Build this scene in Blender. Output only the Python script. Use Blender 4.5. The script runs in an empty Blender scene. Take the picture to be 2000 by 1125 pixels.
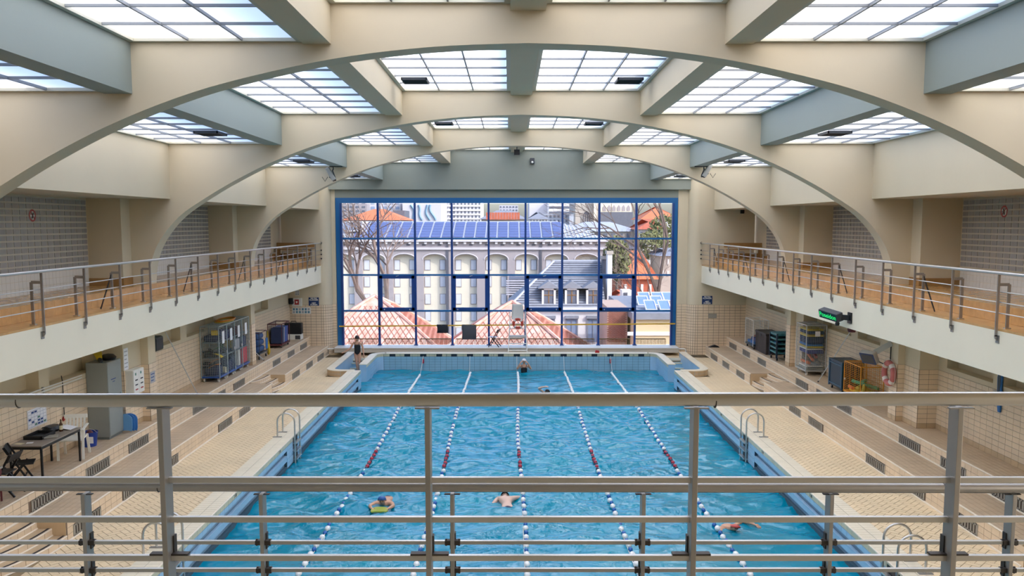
import bpy, bmesh, math, random
from mathutils import Vector, Matrix, Euler

random.seed(7)
sc = bpy.context.scene
COL = sc.collection
PI = math.pi

# ------------------------------------------------------------------ camera
CAM = Vector((-0.26, 0.0, 6.0))
FPX, PX, PY = 1650.0, 998.0, 600.0
PITCH = math.atan(163.0 / 1650.0)
cam_data = bpy.data.cameras.new('camera')
cam = bpy.data.objects.new('camera', cam_data)
COL.objects.link(cam)
cam.location = CAM
cam.rotation_euler = (PI / 2 - PITCH, 0, 0)
cam_data.sensor_fit = 'HORIZONTAL'
cam_data.sensor_width = 36.0
cam_data.lens = 36.0 * FPX / 2000.0
cam_data.shift_x = (1000.0 - PX) / 2000.0
cam_data.shift_y = (PY - 562.5) / 2000.0
cam_data.clip_start = 0.05
cam_data.clip_end = 2000
sc.camera = cam

# ------------------------------------------------------------------ sky, sun, exposure
world = bpy.data.worlds.new('sky')
sc.world = world
world.use_nodes = True
wn = world.node_tree
wn.nodes.clear()
sky = wn.nodes.new('ShaderNodeTexSky')
sky.sky_type = 'NISHITA'
sky.sun_disc = False
sky.sun_elevation = math.radians(42)
sky.sun_rotation = math.radians(125)
sky.air_density = 1.0
sky.dust_density = 2.6
sky.ozone_density = 1.0
bg = wn.nodes.new('ShaderNodeBackground')
bg.inputs['Strength'].default_value = 0.36
wo = wn.nodes.new('ShaderNodeOutputWorld')
wn.links.new(sky.outputs[0], bg.inputs[0])
wn.links.new(bg.outputs[0], wo.inputs[0])

sun_data = bpy.data.lights.new('sun', 'SUN')
sun_data.energy = 2.2
sun_data.angle = math.radians(0.6)
sun_data.color = (1.0, 0.95, 0.86)
sun = bpy.data.objects.new('sun', sun_data)
COL.objects.link(sun)
sun.location = (40, -30, 60)
SUN_DIR = Vector((0.66, -0.50, 0.62)).normalized()      # towards the sun
sun.rotation_euler = SUN_DIR.to_track_quat('Z', 'Y').to_euler()

sc.view_settings.view_transform = 'Standard'
sc.view_settings.look = 'None'
sc.view_settings.gamma = 1.0
sc.view_settings.use_curve_mapping = False
sc.view_settings.exposure = 0.98
sc.cycles.max_bounces = 9
sc.cycles.diffuse_bounces = 4
sc.cycles.glossy_bounces = 4
sc.cycles.transmission_bounces = 6
sc.cycles.transparent_max_bounces = 10
sc.cycles.caustics_reflective = False
sc.cycles.caustics_refractive = False
sc.cycles.sample_clamp_indirect = 6.0
sc.cycles.adaptive_threshold = 0.03
sc.cycles.use_denoising = True


def at(x, y, Y):
    """point at distance Y down the hall on the sight line of photo pixel (x, y)"""
    a = (x - PX) / FPX
    b = -(y - PY) / FPX
    d = Vector((a, math.cos(PITCH) + b * math.sin(PITCH), -math.sin(PITCH) + b * math.cos(PITCH)))
    return CAM + d * (Y / d.y)


# ------------------------------------------------------------------ materials
def lin(c):
    if isinstance(c, str):
        c = [int(c[i:i + 2], 16) / 255 for i in (0, 2, 4)]
        return tuple(x / 12.92 if x <= 0.04045 else ((x + 0.055) / 1.055) ** 2.4 for x in c)
    return c


M = {}


def mat(name, col, rough=0.5, metal=0.0, spec=0.5, var=0.0, vscale=3.0, bump=0.0, bscale=30.0, emit=None, es=1.0, coat=0.0, col2=None):
    m = bpy.data.materials.new(name)
    m.use_nodes = True
    nt = m.node_tree
    b = nt.nodes['Principled BSDF']
    c = lin(col)
    b.inputs['Base Color'].default_value = (*c, 1)
    b.inputs['Roughness'].default_value = rough
    b.inputs['Metallic'].default_value = metal
    b.inputs['Specular IOR Level'].default_value = spec
    if coat:
        b.inputs['Coat Weight'].default_value = coat
        b.inputs['Coat Roughness'].default_value = 0.12
    if var or col2:
        geo = nt.nodes.new('ShaderNodeNewGeometry')
        n = nt.nodes.new('ShaderNodeTexNoise')
        n.inputs['Scale'].default_value = vscale
        n.inputs['Detail'].default_value = 5
        nt.links.new(geo.outputs['Position'], n.inputs['Vector'])
        mx = nt.nodes.new('ShaderNodeMix')
        mx.data_type = 'RGBA'
        c2 = lin(col2) if col2 else tuple(min(1, x * (1 + var)) for x in c)
        c1 = c if col2 else tuple(x * (1 - var) for x in c)
        mx.inputs[6].default_value = (*c1, 1)
        mx.inputs[7].default_value = (*c2, 1)
        mr = nt.nodes.new('ShaderNodeMapRange')
        mr.inputs[1].default_value = 0.3
        mr.inputs[2].default_value = 0.7
        nt.links.new(n.outputs[0], mr.inputs[0])
        nt.links.new(mr.outputs[0], mx.inputs[0])
        nt.links.new(mx.outputs[2], b.inputs['Base Color'])
    if bump:
        geo2 = nt.nodes.new('ShaderNodeNewGeometry')
        n2 = nt.nodes.new('ShaderNodeTexNoise')
        n2.inputs['Scale'].default_value = bscale
        n2.inputs['Detail'].default_value = 4
        nt.links.new(geo2.outputs['Position'], n2.inputs['Vector'])
        bp = nt.nodes.new('ShaderNodeBump')
        bp.inputs['Strength'].default_value = bump
        bp.inputs['Distance'].default_value = 0.02
        nt.links.new(n2.outputs[0], bp.inputs['Height'])
        nt.links.new(bp.outputs[0], b.inputs['Normal'])
    if emit:
        b.inputs['Emission Color'].default_value = (*lin(emit), 1)
        b.inputs['Emission Strength'].default_value = es
    M[name] = m
    return m


mat('plaster_beam_shade', '96A09A', 0.65, var=0.02, vscale=0.7, bump=0.04, bscale=14)  # outer beams: same plaster, with shade put into a grey-green colour
mat('plaster_end_shade', '8F948A', 0.65, var=0.02, vscale=0.7, bump=0.04, bscale=14)  # end wall: darkening beside the bright window painted into the plaster colour
mat('plaster', 'D6C8AC', 0.65, var=0.025, vscale=0.7, bump=0.05, bscale=14)
mat('plaster_fascia', 'F0E6CE', 0.55, var=0.02, vscale=0.8, bump=0.04, bscale=12)
mat('grout', '7A6654', 0.9, var=0.1, vscale=4)
mat('grout_pale', '968060', 0.9, var=0.1, vscale=4)
mat('tile_wall', 'E6D0B2', 0.32, var=0.07, vscale=1.7)
mat('tile_plinth', 'CBB08C', 0.4, var=0.1, vscale=2.0)
mat('tile_bench', 'E6CFB0', 0.42, var=0.07, vscale=1.7)
mat('tile_tread', 'CCB496', 0.5, var=0.09, vscale=1.4)
mat('tile_deck', 'EBD4AE', 0.5, var=0.08, vscale=0.9)
mat('tile_deck_b', 'E6CDA4', 0.5, var=0.08, vscale=0.9)
mat('nosing', 'EADCC6', 0.4, var=0.04)
mat('coping', 'EBDFC6', 0.42, var=0.05)
mat('tile_cream', 'D8CFAE', 0.35, var=0.05)
mat('tile_blue', '98BFD2', 0.25, var=0.06, vscale=2)
mat('tile_blue_side', 'A9CBE4', 0.25, var=0.05, vscale=2)
mat('blue_grout', '3F5A68', 0.8)
mat('gutter_dark', '86A3BA', 0.6)
mat('pool_floor', '59B9C8', 0.6)
mat('black_tile', '20242B', 0.35)
mat('black_strip', '24252B', 0.7)
mat('wood_floor', 'CC9C60', 0.25, var=0.12, vscale=5, coat=0.25)
mat('wood_dark', 'A57C48', 0.35, var=0.1, vscale=5)
mat('steel', 'CBC9C6', 0.3, metal=0.92, var=0.03, vscale=2)
mat('steel_dull', 'A8A4A0', 0.4, metal=0.8, var=0.05, vscale=3)
mat('steel_dark', '4A4440', 0.5, metal=0.6)
mat('blue_frame', '0E63A0', 0.35)
mat('blue_frame_dark', '123F83', 0.4)
mat('white_paint', 'E8E6E0', 0.4)
mat('sill', 'CFC8BA', 0.45, var=0.03)
mat('sill_dark', '8F8878', 0.6)
mat('yellow_bar', 'D9AC3C', 0.35)
mat('black_plastic', '17181B', 0.45)
mat('dark_grey', '3B3E44', 0.5)
mat('grey_plastic', 'B9B9B4', 0.45)
mat('white_plastic', 'EDEBE2', 0.35)
mat('cable', '1B1B1D', 0.6)
mat('glazing_bar', '8C9094', 0.5)
mat('skylight_frame', 'C9C6B6', 0.5)
mat('block_joint', 'CBC4B6', 0.7)
mat('red_plastic', 'A82A2C', 0.4)
mat('navy', '1D3768', 0.45)
mat('vent_metal', 'A8A398', 0.5, metal=0.3)
mat('vent_hole', '4B4239', 0.8)


def m_translucent():
    m = bpy.data.materials.new('skylight_pane')
    m.use_nodes = True
    nt = m.node_tree
    nt.nodes.clear()
    o = nt.nodes.new('ShaderNodeOutputMaterial')
    t = nt.nodes.new('ShaderNodeBsdfTranslucent')
    t.inputs[0].default_value = (0.90, 0.92, 0.95, 1)
    d = nt.nodes.new('ShaderNodeBsdfDiffuse')
    d.inputs[0].default_value = (0.8, 0.82, 0.84, 1)
    g = nt.nodes.new('ShaderNodeBsdfGlossy')
    g.inputs['Roughness'].default_value = 0.25
    m1 = nt.nodes.new('ShaderNodeMixShader')
    m1.inputs[0].default_value = 0.12
    m2 = nt.nodes.new('ShaderNodeMixShader')
    m2.inputs[0].default_value = 0.04
    nt.links.new(t.outputs[0], m1.inputs[1])
    nt.links.new(d.outputs[0], m1.inputs[2])
    nt.links.new(m1.outputs[0], m2.inputs[1])
    nt.links.new(g.outputs[0], m2.inputs[2])
    nt.links.new(m2.outputs[0], o.inputs[0])
    M['skylight_pane'] = m


m_translucent()


def m_glass(name, tint, refl):
    m = bpy.data.materials.new(name)
    m.use_nodes = True
    nt = m.node_tree
    nt.nodes.clear()
    o = nt.nodes.new('ShaderNodeOutputMaterial')
    t = nt.nodes.new('ShaderNodeBsdfTransparent')
    t.inputs[0].default_value = (*tint, 1)
    g = nt.nodes.new('ShaderNodeBsdfGlossy')
    g.inputs['Roughness'].default_value = 0.02
    mx = nt.nodes.new('ShaderNodeMixShader')
    mx.inputs[0].default_value = refl
    nt.links.new(t.outputs[0], mx.inputs[1])
    nt.links.new(g.outputs[0], mx.inputs[2])
    nt.links.new(mx.outputs[0], o.inputs[0])
    M[name] = m


m_glass('window_glass', (0.71, 0.72, 0.75), 0.03)


def m_block():
    m = bpy.data.materials.new('glass_block')
    m.use_nodes = True
    nt = m.node_tree
    b = nt.nodes['Principled BSDF']
    b.inputs['Roughness'].default_value = 0.22
    b.inputs['Base Color'].default_value = (*lin('A09C98'), 1)
    info = nt.nodes.new('ShaderNodeNewGeometry')
    n = nt.nodes.new('ShaderNodeTexNoise')
    n.inputs['Scale'].default_value = 2.3
    nt.links.new(info.outputs['Position'], n.inputs['Vector'])
    mx = nt.nodes.new('ShaderNodeMix')
    mx.data_type = 'RGBA'
    mx.inputs[6].default_value = (*lin('948F8A'), 1)
    mx.inputs[7].default_value = (*lin('B2B0B0'), 1)
    nt.links.new(n.outputs[0], mx.inputs[0])
    nt.links.new(mx.outputs[2], b.inputs['Base Color'])
    M['glass_block'] = m


m_block()


def m_water():
    m = bpy.data.materials.new('water')
    m.use_nodes = True
    nt = m.node_tree
    b = nt.nodes['Principled BSDF']
    b.inputs['Base Color'].default_value = (*lin('0E97B4'), 1)
    b.inputs['Roughness'].default_value = 0.035
    b.inputs['IOR'].default_value = 1.6
    b.inputs['Specular Tint'].default_value = (0.5, 0.82, 1.0, 1)
    b.inputs['Specular IOR Level'].default_value = 0.55
    geo = nt.nodes.new('ShaderNodeNewGeometry')
    n0 = nt.nodes.new('ShaderNodeTexNoise')
    n0.inputs['Scale'].default_value = 0.35
    n0.inputs['Detail'].default_value = 3
    nt.links.new(geo.outputs['Position'], n0.inputs['Vector'])
    mx = nt.nodes.new('ShaderNodeMix')
    mx.data_type = 'RGBA'
    mx.inputs[6].default_value = (*lin('007EA2'), 1)
    mx.inputs[7].default_value = (*lin('0090A4'), 1)
    nt.links.new(n0.outputs[0], mx.inputs[0])
    nt.links.new(mx.outputs[2], b.inputs['Base Color'])
    n = nt.nodes.new('ShaderNodeTexNoise')
    n.inputs['Scale'].default_value = 10.0
    n.inputs['Detail'].default_value = 3
    n.inputs['Distortion'].default_value = 0.8
    nt.links.new(geo.outputs['Position'], n.inputs['Vector'])
    bp = nt.nodes.new('ShaderNodeBump')
    bp.inputs['Strength'].default_value = 0.14
    bp.inputs['Distance'].default_value = 0.05
    nt.links.new(n.outputs[0], bp.inputs['Height'])
    nt.links.new(bp.outputs[0], b.inputs['Normal'])
    M['water'] = m


m_water()


# ------------------------------------------------------------------ mesh helpers
class MB:
    def __init__(self):
        self.v = []
        self.f = []

    def add(self, vs, fs):
        o = len(self.v)
        self.v += [tuple(p) for p in vs]
        self.f += [tuple(i + o for i in f) for f in fs]
        return self

    def box(self, x0, x1, y0, y1, z0, z1):
        if x0 > x1: x0, x1 = x1, x0
        if y0 > y1: y0, y1 = y1, y0
        if z0 > z1: z0, z1 = z1, z0
        v = [(x0, y0, z0), (x1, y0, z0), (x1, y1, z0), (x0, y1, z0), (x0, y0, z1), (x1, y0, z1), (x1, y1, z1), (x0, y1, z1)]
        return self.add(v, [(3, 2, 1, 0), (4, 5, 6, 7), (0, 1, 5, 4), (1, 2, 6, 5), (2, 3, 7, 6), (3, 0, 4, 7)])

    def obox(self, c, s, R=None):
        hx, hy, hz = s[0] / 2, s[1] / 2, s[2] / 2
        v = [Vector((a * hx, b * hy, d * hz)) for d in (-1, 1) for a, b in ((-1, -1), (1, -1), (1, 1), (-1, 1))]
        if R is not None:
            v = [R @ p for p in v]
        v = [p + Vector(c) for p in v]
        return self.add(v, [(3, 2, 1, 0), (4, 5, 6, 7), (0, 1, 5, 4), (1, 2, 6, 5), (2, 3, 7, 6), (3, 0, 4, 7)])

    def bar(self, p0, p1, w, h, up=(0, 0, 1)):
        p0, p1 = Vector(p0), Vector(p1)
        d = (p1 - p0).normalized()
        up = Vector(up)
        s = d.cross(up)
        if s.length < 1e-4:
            s = d.cross(Vector((1, 0, 0)))
        s.normalize()
        u = s.cross(d).normalized()
        v = [p + s * (a * w / 2) + u * (b * h / 2) for p in (p0, p1) for a, b in ((-1, -1), (1, -1), (1, 1), (-1, 1))]
        return self.add(v, [(0, 1, 2, 3), (7, 6, 5, 4), (0, 4, 5, 1), (1, 5, 6, 2), (2, 6, 7, 3), (3, 7, 4, 0)])

    def tube(self, pts, r, n=8, closed=False, caps=True):
        pts = [Vector(p) for p in pts]
        k = len(pts)
        rs = r if isinstance(r, (list, tuple)) else [r] * k
        base = len(self.v)
        ref = None
        for i in range(k):
            if closed:
                d = (pts[(i + 1) % k] - pts[i - 1]).normalized()
            else:
                d = (pts[min(i + 1, k - 1)] - pts[max(i - 1, 0)]).normalized()
            if ref is None:
                ref = Vector((0, 0, 1)) if abs(d.z) < 0.9 else Vector((1, 0, 0))
            s = d.cross(ref)
            if s.length < 1e-5:
                s = d.orthogonal()
            s.normalize()
            ref = s.cross(d).normalized()
            for j in range(n):
                a = 2 * PI * j / n
                self.v.append(tuple(pts[i] + (s * math.cos(a) + ref * math.sin(a)) * rs[i]))
        m = k if closed else k - 1
        for i in range(m):
            for j in range(n):
                a = base + i * n + j
                b = base + i * n + (j + 1) % n
                i2 = (i + 1) % k
                self.f.append((a, b, base + i2 * n + (j + 1) % n, base + i2 * n + j))
        if caps and not closed:
            self.f.append(tuple(base + j for j in reversed(range(n))))
            self.f.append(tuple(base + (k - 1) * n + j for j in range(n)))
        return self

    def prism(self, poly, axis, a0, a1):
        """poly: 2d outline, extruded along axis (0,1,2) from a0 to a1"""
        def P(q, a):
            if axis == 0: return (a, q[0], q[1])
            if axis == 1: return (q[0], a, q[1])
            return (q[0], q[1], a)
        n = len(poly)
        vs = [P(q, a0) for q in poly] + [P(q, a1) for q in poly]
        fs = [tuple(range(n)), tuple(reversed(range(n, 2 * n)))]
        for i in range(n):
            j = (i + 1) % n
            fs.append((j, i, n + i, n + j))
        return self.add(vs, fs)

    def lathe(self, prof, c=(0, 0, 0), n=16):
        o = len(self.v)
        k = len(prof)
        for j in range(n):
            a = 2 * PI * j / n
            for r, z in prof:
                self.v.append((c[0] + r * math.cos(a), c[1] + r * math.sin(a), c[2] + z))
        for j in range(n):
            j2 = (j + 1) % n
            for i in range(k - 1):
                self.f.append((o + j * k + i, o + j2 * k + i, o + j2 * k + i + 1, o + j * k + i + 1))
        return self

    def mesh(self, name, m, smooth=False, fix=True):
        me = bpy.data.meshes.new(name)
        me.from_pydata(self.v, [], self.f)
        if fix:
            bm = bmesh.new()
            bm.from_mesh(me)
            bmesh.ops.recalc_face_normals(bm, faces=bm.faces)
            bm.to_mesh(me)
            bm.free()
        if smooth:
            me.shade_smooth()
            me.set_sharp_from_angle(angle=math.radians(40))
        me.materials.append(M[m] if isinstance(m, str) else m)
        return me

    def build(self, name, m, parent=None, smooth=False, bevel=0.0, fix=True, loc=None):
        o = bpy.data.objects.new(name, self.mesh(name, m, smooth, fix))
        COL.objects.link(o)
        if parent is not None:
            o.parent = parent
        if loc is not None:
            o.location = loc
        if bevel:
            b = o.modifiers.new('bevel', 'BEVEL')
            b.width = bevel
            b.segments = 2
            b.limit_method = 'ANGLE'
        return o


def tag(o, label=None, cat=None, group=None, kind=None):
    if label: o['label'] = label
    if cat: o['category'] = cat
    if group: o['group'] = group
    if kind: o['kind'] = kind
    return o


def thing(name, label, cat, loc=(0, 0, 0), rz=0.0, group=None, kind=None):
    o = bpy.data.objects.new(name, None)
    COL.objects.link(o)
    o.empty_display_size = 0.2
    o.location = loc
    o.rotation_euler = (0, 0, rz)
    return tag(o, label, cat, group, kind)


def inst(name, me, parent, mtx):
    o = bpy.data.objects.new(name, me)
    COL.objects.link(o)
    o.parent = parent
    o.matrix_local = mtx
    return o


def copy_tree(root, loc, rz=None, label=None, parent=None):
    c = root.copy()
    COL.objects.link(c)
    if parent is not None:
        c.parent = parent
    else:
        c.location = loc
        if rz is not None:
            c.rotation_euler = (0, 0, rz)
    if label: c['label'] = label
    for ch in list(root.children):
        copy_tree(ch, None, parent=c)
    return c


def struct(name, mb, m, parent=None, **k):
    o = mb.build(name, m, parent, **k)
    if parent is None:
        o['kind'] = 'structure'
    return o


def clip_poly(poly, x0, x1, y0, y1):
    def cut(ps, f, inter):
        out = []
        for i in range(len(ps)):
            a, b = ps[i - 1], ps[i]
            fa, fb = f(a), f(b)
            if fb >= 0:
                if fa < 0: out.append(inter(a, b, fa, fb))
                out.append(b)
            elif fa >= 0:
                out.append(inter(a, b, fa, fb))
        return out
    it = lambda a, b, fa, fb: (a[0] + (b[0] - a[0]) * fa / (fa - fb), a[1] + (b[1] - a[1]) * fa / (fa - fb))
    for f in (lambda p: p[0] - x0, lambda p: x1 - p[0], lambda p: p[1] - y0, lambda p: y1 - p[1]):
        if len(poly) < 3: return []
        poly = cut(poly, f, it)
    return poly


def tile_field(parent, origin, U, V, su, sv, tu, tv, m, joint=0.008, th=0.006, limit=300, name='tile', skip=None, stagger=False, ymin=12.5, ymax=99):
    """a grid of real tiles on the plane origin + a*U + b*V; the nearest ones in view are objects of their own"""
    U, V = Vector(U), Vector(V)
    N = U.cross(V).normalized()
    o = Vector(origin)
    nu, nv = max(1, round(su / tu)), max(1, round(sv / tv))
    tu, tv = su / nu, sv / nv
    cells = []
    for j in range(nv):
        for i in range(nu):
            a, b = (i + 0.5) * tu, (j + 0.5) * tv
            if skip and skip(a, b):
                continue
            p = o + U * a + V * b
            cells.append(((p - CAM).length if ymin < p.y < ymax else 999, p))
    cells.sort(key=lambda c: c[0])
    hx, hy = (tu - joint) / 2, (tv - joint) / 2
    me = MB().box(-hx, hx, -hy, hy, -0.002, th).mesh(name, m)
    R = Matrix((U, V, N)).transposed().to_4x4()
    pi = parent.matrix_world.inverted() if parent else Matrix()
    big = MB()
    for k, (d, p) in enumerate(cells):
        if k < limit and d < 900:
            inst(name, me, parent, pi @ (Matrix.Translation(p) @ R))
        else:
            vs = [p + U * (a * hx) + V * (b * hy) + N * h for h in (0, th) for a, b in ((-1, -1), (1, -1), (1, 1), (-1, 1))]
            big.add(vs, [(4, 5, 6, 7), (0, 1, 5, 4), (1, 2, 6, 5), (2, 3, 7, 6), (3, 0, 4, 7)])
    if big.v:
        b = big.build(name + '_field', m, parent, fix=False)
        b.matrix_local = pi
        b['kind'] = 'stuff'


TEXTS = {}


def text_mesh(body, size, depth, bold):
    cu = bpy.data.curves.new('lettering', 'FONT')
    cu.body = body
    cu.size = size
    cu.align_x = 'CENTER'
    cu.align_y = 'CENTER'
    cu.extrude = depth
    cu.offset = bold
    tmp = bpy.data.objects.new('lettering', cu)
    COL.objects.link(tmp)
    bpy.context.view_layer.update()
    me = bpy.data.meshes.new_from_object(tmp.evaluated_get(bpy.context.evaluated_depsgraph_get()))
    bpy.data.objects.remove(tmp)
    me.materials.clear()
    TEXTS[(body, size, depth, bold)] = me
    return me


# all lettering is made first, while the scene is still nearly empty
for t_ in ('3 50', '3 00', '2 50', '2 00'):
    text_mesh(t_, .1, .002, 0.0)
for t_ in '123456':
    text_mesh(t_, .12, .002, 0.0)
for t_ in ('NE PAS', 'PLONGER', 'NIET', 'DUIKEN'):
    text_mesh(t_, .09, .001, .003)
text_mesh('Poseidon', .175, .001, .002)


def text(name, body, size, origin, U, V, m, parent=None, depth=0.002, bold=0.0):
    me = TEXTS.get((body, size, depth, bold)) or text_mesh(body, size, depth, bold)
    if not me.materials:
        me.materials.append(M[m])
    U, V = Vector(U), Vector(V)
    R = Matrix((U, V, U.cross(V))).transposed().to_4x4()
    o = bpy.data.objects.new(name, me)
    COL.objects.link(o)
    mw = Matrix.Translation(Vector(origin)) @ R
    if parent is not None:
        o.parent = parent
        o.matrix_local = mw
    else:
        o.matrix_world = mw
    return o


# ------------------------------------------------------------------ main dimensions
WATER = -0.5
PW = 6.2            # half width of the pool
PEND = 37.24        # far end of the pool
CURB = 0.235
L1, R1 = -8.66, 8.70      # lower bench risers
L2, R2 = -9.52, 9.65      # upper bench risers
WL, WR = -10.40, 10.50    # lower side walls
BL, BR = -8.93, 8.43      # gallery edges
GL, GR = -10.85, 11.0     # gallery back walls
ARCH_Y = (4.7, 13.2, 21.7, 30.2)
FARW = 38.5
WINY = 39.0

# ================================================================== SETTING
# ---- ceiling: portal arches, longitudinal beams
ceiling = thing('ceiling', None, None, kind='structure')
CURVE = [(0, 8.74), (1.5, 8.68), (3.0, 8.50), (4.5, 8.18), (5.5, 7.88), (6.5, 7.48), (7.4, 7.03), (8.1, 6.62), (8.65, 6.25), (9.05, 5.85), (9.35, 5.4), (9.52, 4.9), (9.58, 4.3), (9.58, 4.1)]


def spline(pts, n):
    out = []
    for i in range(len(pts) - 1):
        p0, p1, p2, p3 = pts[max(i - 1, 0)], pts[i], pts[i + 1], pts[min(i + 2, len(pts) - 1)]
        for k in range(n):
            t = k / n
            out.append(tuple(0.5 * ((2 * p1[c]) + (-p0[c] + p2[c]) * t + (2 * p0[c] - 5 * p1[c] + 4 * p2[c] - p3[c]) * t * t + (-p0[c] + 3 * p1[c] - 3 * p2[c] + p3[c]) * t ** 3) for c in range(len(p1))))
    out.append(tuple(pts[-1]))
    return out


inner = spline(CURVE, 5)
for k, y in enumerate(ARCH_Y):
    top = [(10.02, 4.1), (10.02, 8.25), (6.48, 8.25), (6.48, 9.0), (3.42, 9.0), (3.42, 9.6), (0, 9.6)]
    half = inner + top[:-1]
    poly = half + [(-x, z) for x, z in reversed(half) if x > 1e-6]
    MB().prism(poly, 1, y, y + 0.45).build('arch', 'plaster', ceiling, smooth=True)
Y0, Y1 = 4.7, 39.3
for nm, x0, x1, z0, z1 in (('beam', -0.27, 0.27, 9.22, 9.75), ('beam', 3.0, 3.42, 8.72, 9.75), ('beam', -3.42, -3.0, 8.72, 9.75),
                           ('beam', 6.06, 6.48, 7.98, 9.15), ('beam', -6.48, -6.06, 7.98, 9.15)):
    MB().box(x0, x1, Y0, Y1, z0, z1).build(nm, 'plaster' if abs(x0) < 4 else 'plaster_beam_shade', ceiling)
# outer fascia panels and the gallery soffits
MB().box(-GR - 0.6, -8.94, Y0, Y1, 6.63, 8.45).build('outer_beam', 'plaster', ceiling)
MB().box(8.94, GR + 0.4, Y0, Y1, 6.63, 8.45).build('outer_beam', 'plaster', ceiling)
# plain roof over the camera's own gallery
MB().box(-11.6, 11.6, -4.0, 4.9, 9.3, 9.7).build('roof_slab', 'plaster', ceiling)
struct('wall_back', MB().box(-11.6, 11.6, -4.2, -3.9, -2, 9.5), 'plaster')

# ---- skylights
PANES = {}
wno = [1]


def skylight(x0, x1, y0, y1, z, vent=None):
    wno[0] += 1
    root = thing('window_%d' % wno[0], None, None, loc=(0, 0, 0), kind='structure')
    fr = MB()
    b = 0.09
    fr.box(x0, x1, y0, y0 + b, z - 0.02, z + 0.06)
    fr.box(x0, x1, y1 - b, y1, z - 0.02, z + 0.06)
    fr.box(x0, x0 + b, y0 + b, y1 - b, z - 0.02, z + 0.06)
    fr.box(x1 - b, x1, y0 + b, y1 - b, z - 0.02, z + 0.06)
    fr.build('frame', 'skylight_frame', root)
    nx, ny = 3, 8
    w, d = (x1 - x0 - 2 * b) / nx, (y1 - y0 - 2 * b) / ny
    key = (round(w, 3), round(d, 3))
    if key not in PANES:
        mb = MB()
        n = 4
        for j in range(n + 1):
            for i in range(n + 1):
                u, v = i / n, j / n
                mb.v.append(((u - .5) * (w - .012), (v - .5) * (d - .012), -0.02 * math.sin(PI * u) * math.sin(PI * v)))
        for j in range(n):
            for i in range(n):
                a = j * (n + 1) + i
                mb.f.append((a, a + 1, a + n + 2, a + n + 1))
        PANES[key] = mb.mesh('pane', 'skylight_pane', smooth=True)
    hole = None
    if vent:
        hole = vent
    for i in range(nx):
        for j in range(ny):
            inst('pane', PANES[key], root, Matrix.Translation((x0 + b + (i + .5) * w, y0 + b + (j + .5) * d, z + 0.03)))
    bars = MB()
    for i in range(1, nx):
        xx = x0 + b + i * w
        bars.box(xx - .014, xx + .014, y0 + b, y1 - b, z - 0.012, z + 0.045)
    for j in range(1, ny):
        yy = y0 + b + j * d
        bars.box(x0 + b, x1 - b, yy - .014, yy + .014, z - 0.008, z + 0.045)
    bars.build('glazing_bars', 'glazing_bar', root)
    if vent:
        vi, vj = vent
        cx, cy = x0 + b + (vi + .5) * w, y0 + b + (vj + .45) * d
        v = MB()
        for q in range(9):
            v.obox((cx, cy - .26 + q * .065, z - .035), (w * .66, .05, .008), Matrix.Rotation(.6, 3, 'X'))
        v.box(cx - w * .35, cx + w * .35, cy - .32, cy - .29, z - .06, z)
        v.box(cx - w * .35, cx + w * .35, cy + .29, cy + .32, z - .06, z)
        v.box(cx - w * .35, cx - w * .32, cy - .32, cy + .32, z - .06, z)
        v.box(cx + w * .32, cx + w * .35, cy - .32, cy + .32, z - .06, z)
        v.box(cx - w * .34, cx + w * .34, cy - .3, cy + .3, z - .006, z + .002)
        v.build('vent', 'dark_grey', root)
    return root


ys = list(ARCH_Y) + [38.75]
for k in range(4):
    a, c = ys[k] + 0.45, ys[k + 1]
    if k == 3:
        c = 38.7
    for s in (-1, 1):
        def sp(p, q):
            return (p, q) if s > 0 else (-q, -p)
        mir = lambda i: i if s > 0 else 2 - i
        p, q = sp(0.27, 3.0)
        skylight(p, q, a, c, 9.34, (mir(2), 6) if k else None)
        p, q = sp(3.42, 6.06)
        skylight(p, q, a, c, 8.77)
        p, q = sp(6.48, 8.94)
        skylight(p, q, a, c, 8.03, (mir(0), 5) if k else None)

# ---- lower side walls, with set-back niches above the tiles
NICHES = [(13.2, 15.4), (15.8, 18.2), (18.6, 20.6), (24.4, 26.0), (26.5, 28.9), (33.0, 35.4)]


def lower_wall(name, x, s, niche_shift):
    mb = MB()
    xo = x + s * 0.5
    mb.box(x, xo, 4.0, FARW, -0.3, 2.46)
    yy = 4.0
    for a, c in NICHES:
        a += niche_shift
        c += niche_shift
        mb.box(x, xo, yy, a, 2.46, 3.5)
        mb.box(x + s * .28, xo, a, c, 2.46, 3.5)
        yy = c
    mb.box(x, xo, yy, FARW, 2.46, 3.5)
    w = struct(name, mb, 'plaster')
    bed = MB().box(x - s * .004, x + s * .01, 6.0, FARW, 0.84, 2.345).build('tile_bed', 'grout', w)
    bpy.context.view_layer.update()
    U = (0, -s, 0)
    y0 = FARW if s > 0 else 12.0
    tile_field(w, (x - s * .004, y0, 0.97), U, (0, 0, 1), FARW - 12.0, 1.375, 0.25, 0.125, 'tile_wall')
    tile_field(w, (x - s * .004, y0, 0.84), U, (0, 0, 1), FARW - 12.0, 0.13, 0.25, 0.13, 'tile_plinth', limit=60, name='plinth_tile')
    return w


wall_left = lower_wall('wall_left', WL, -1, -0.3)
wall_right = lower_wall('wall_right', WR, 1, 0.0)


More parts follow.
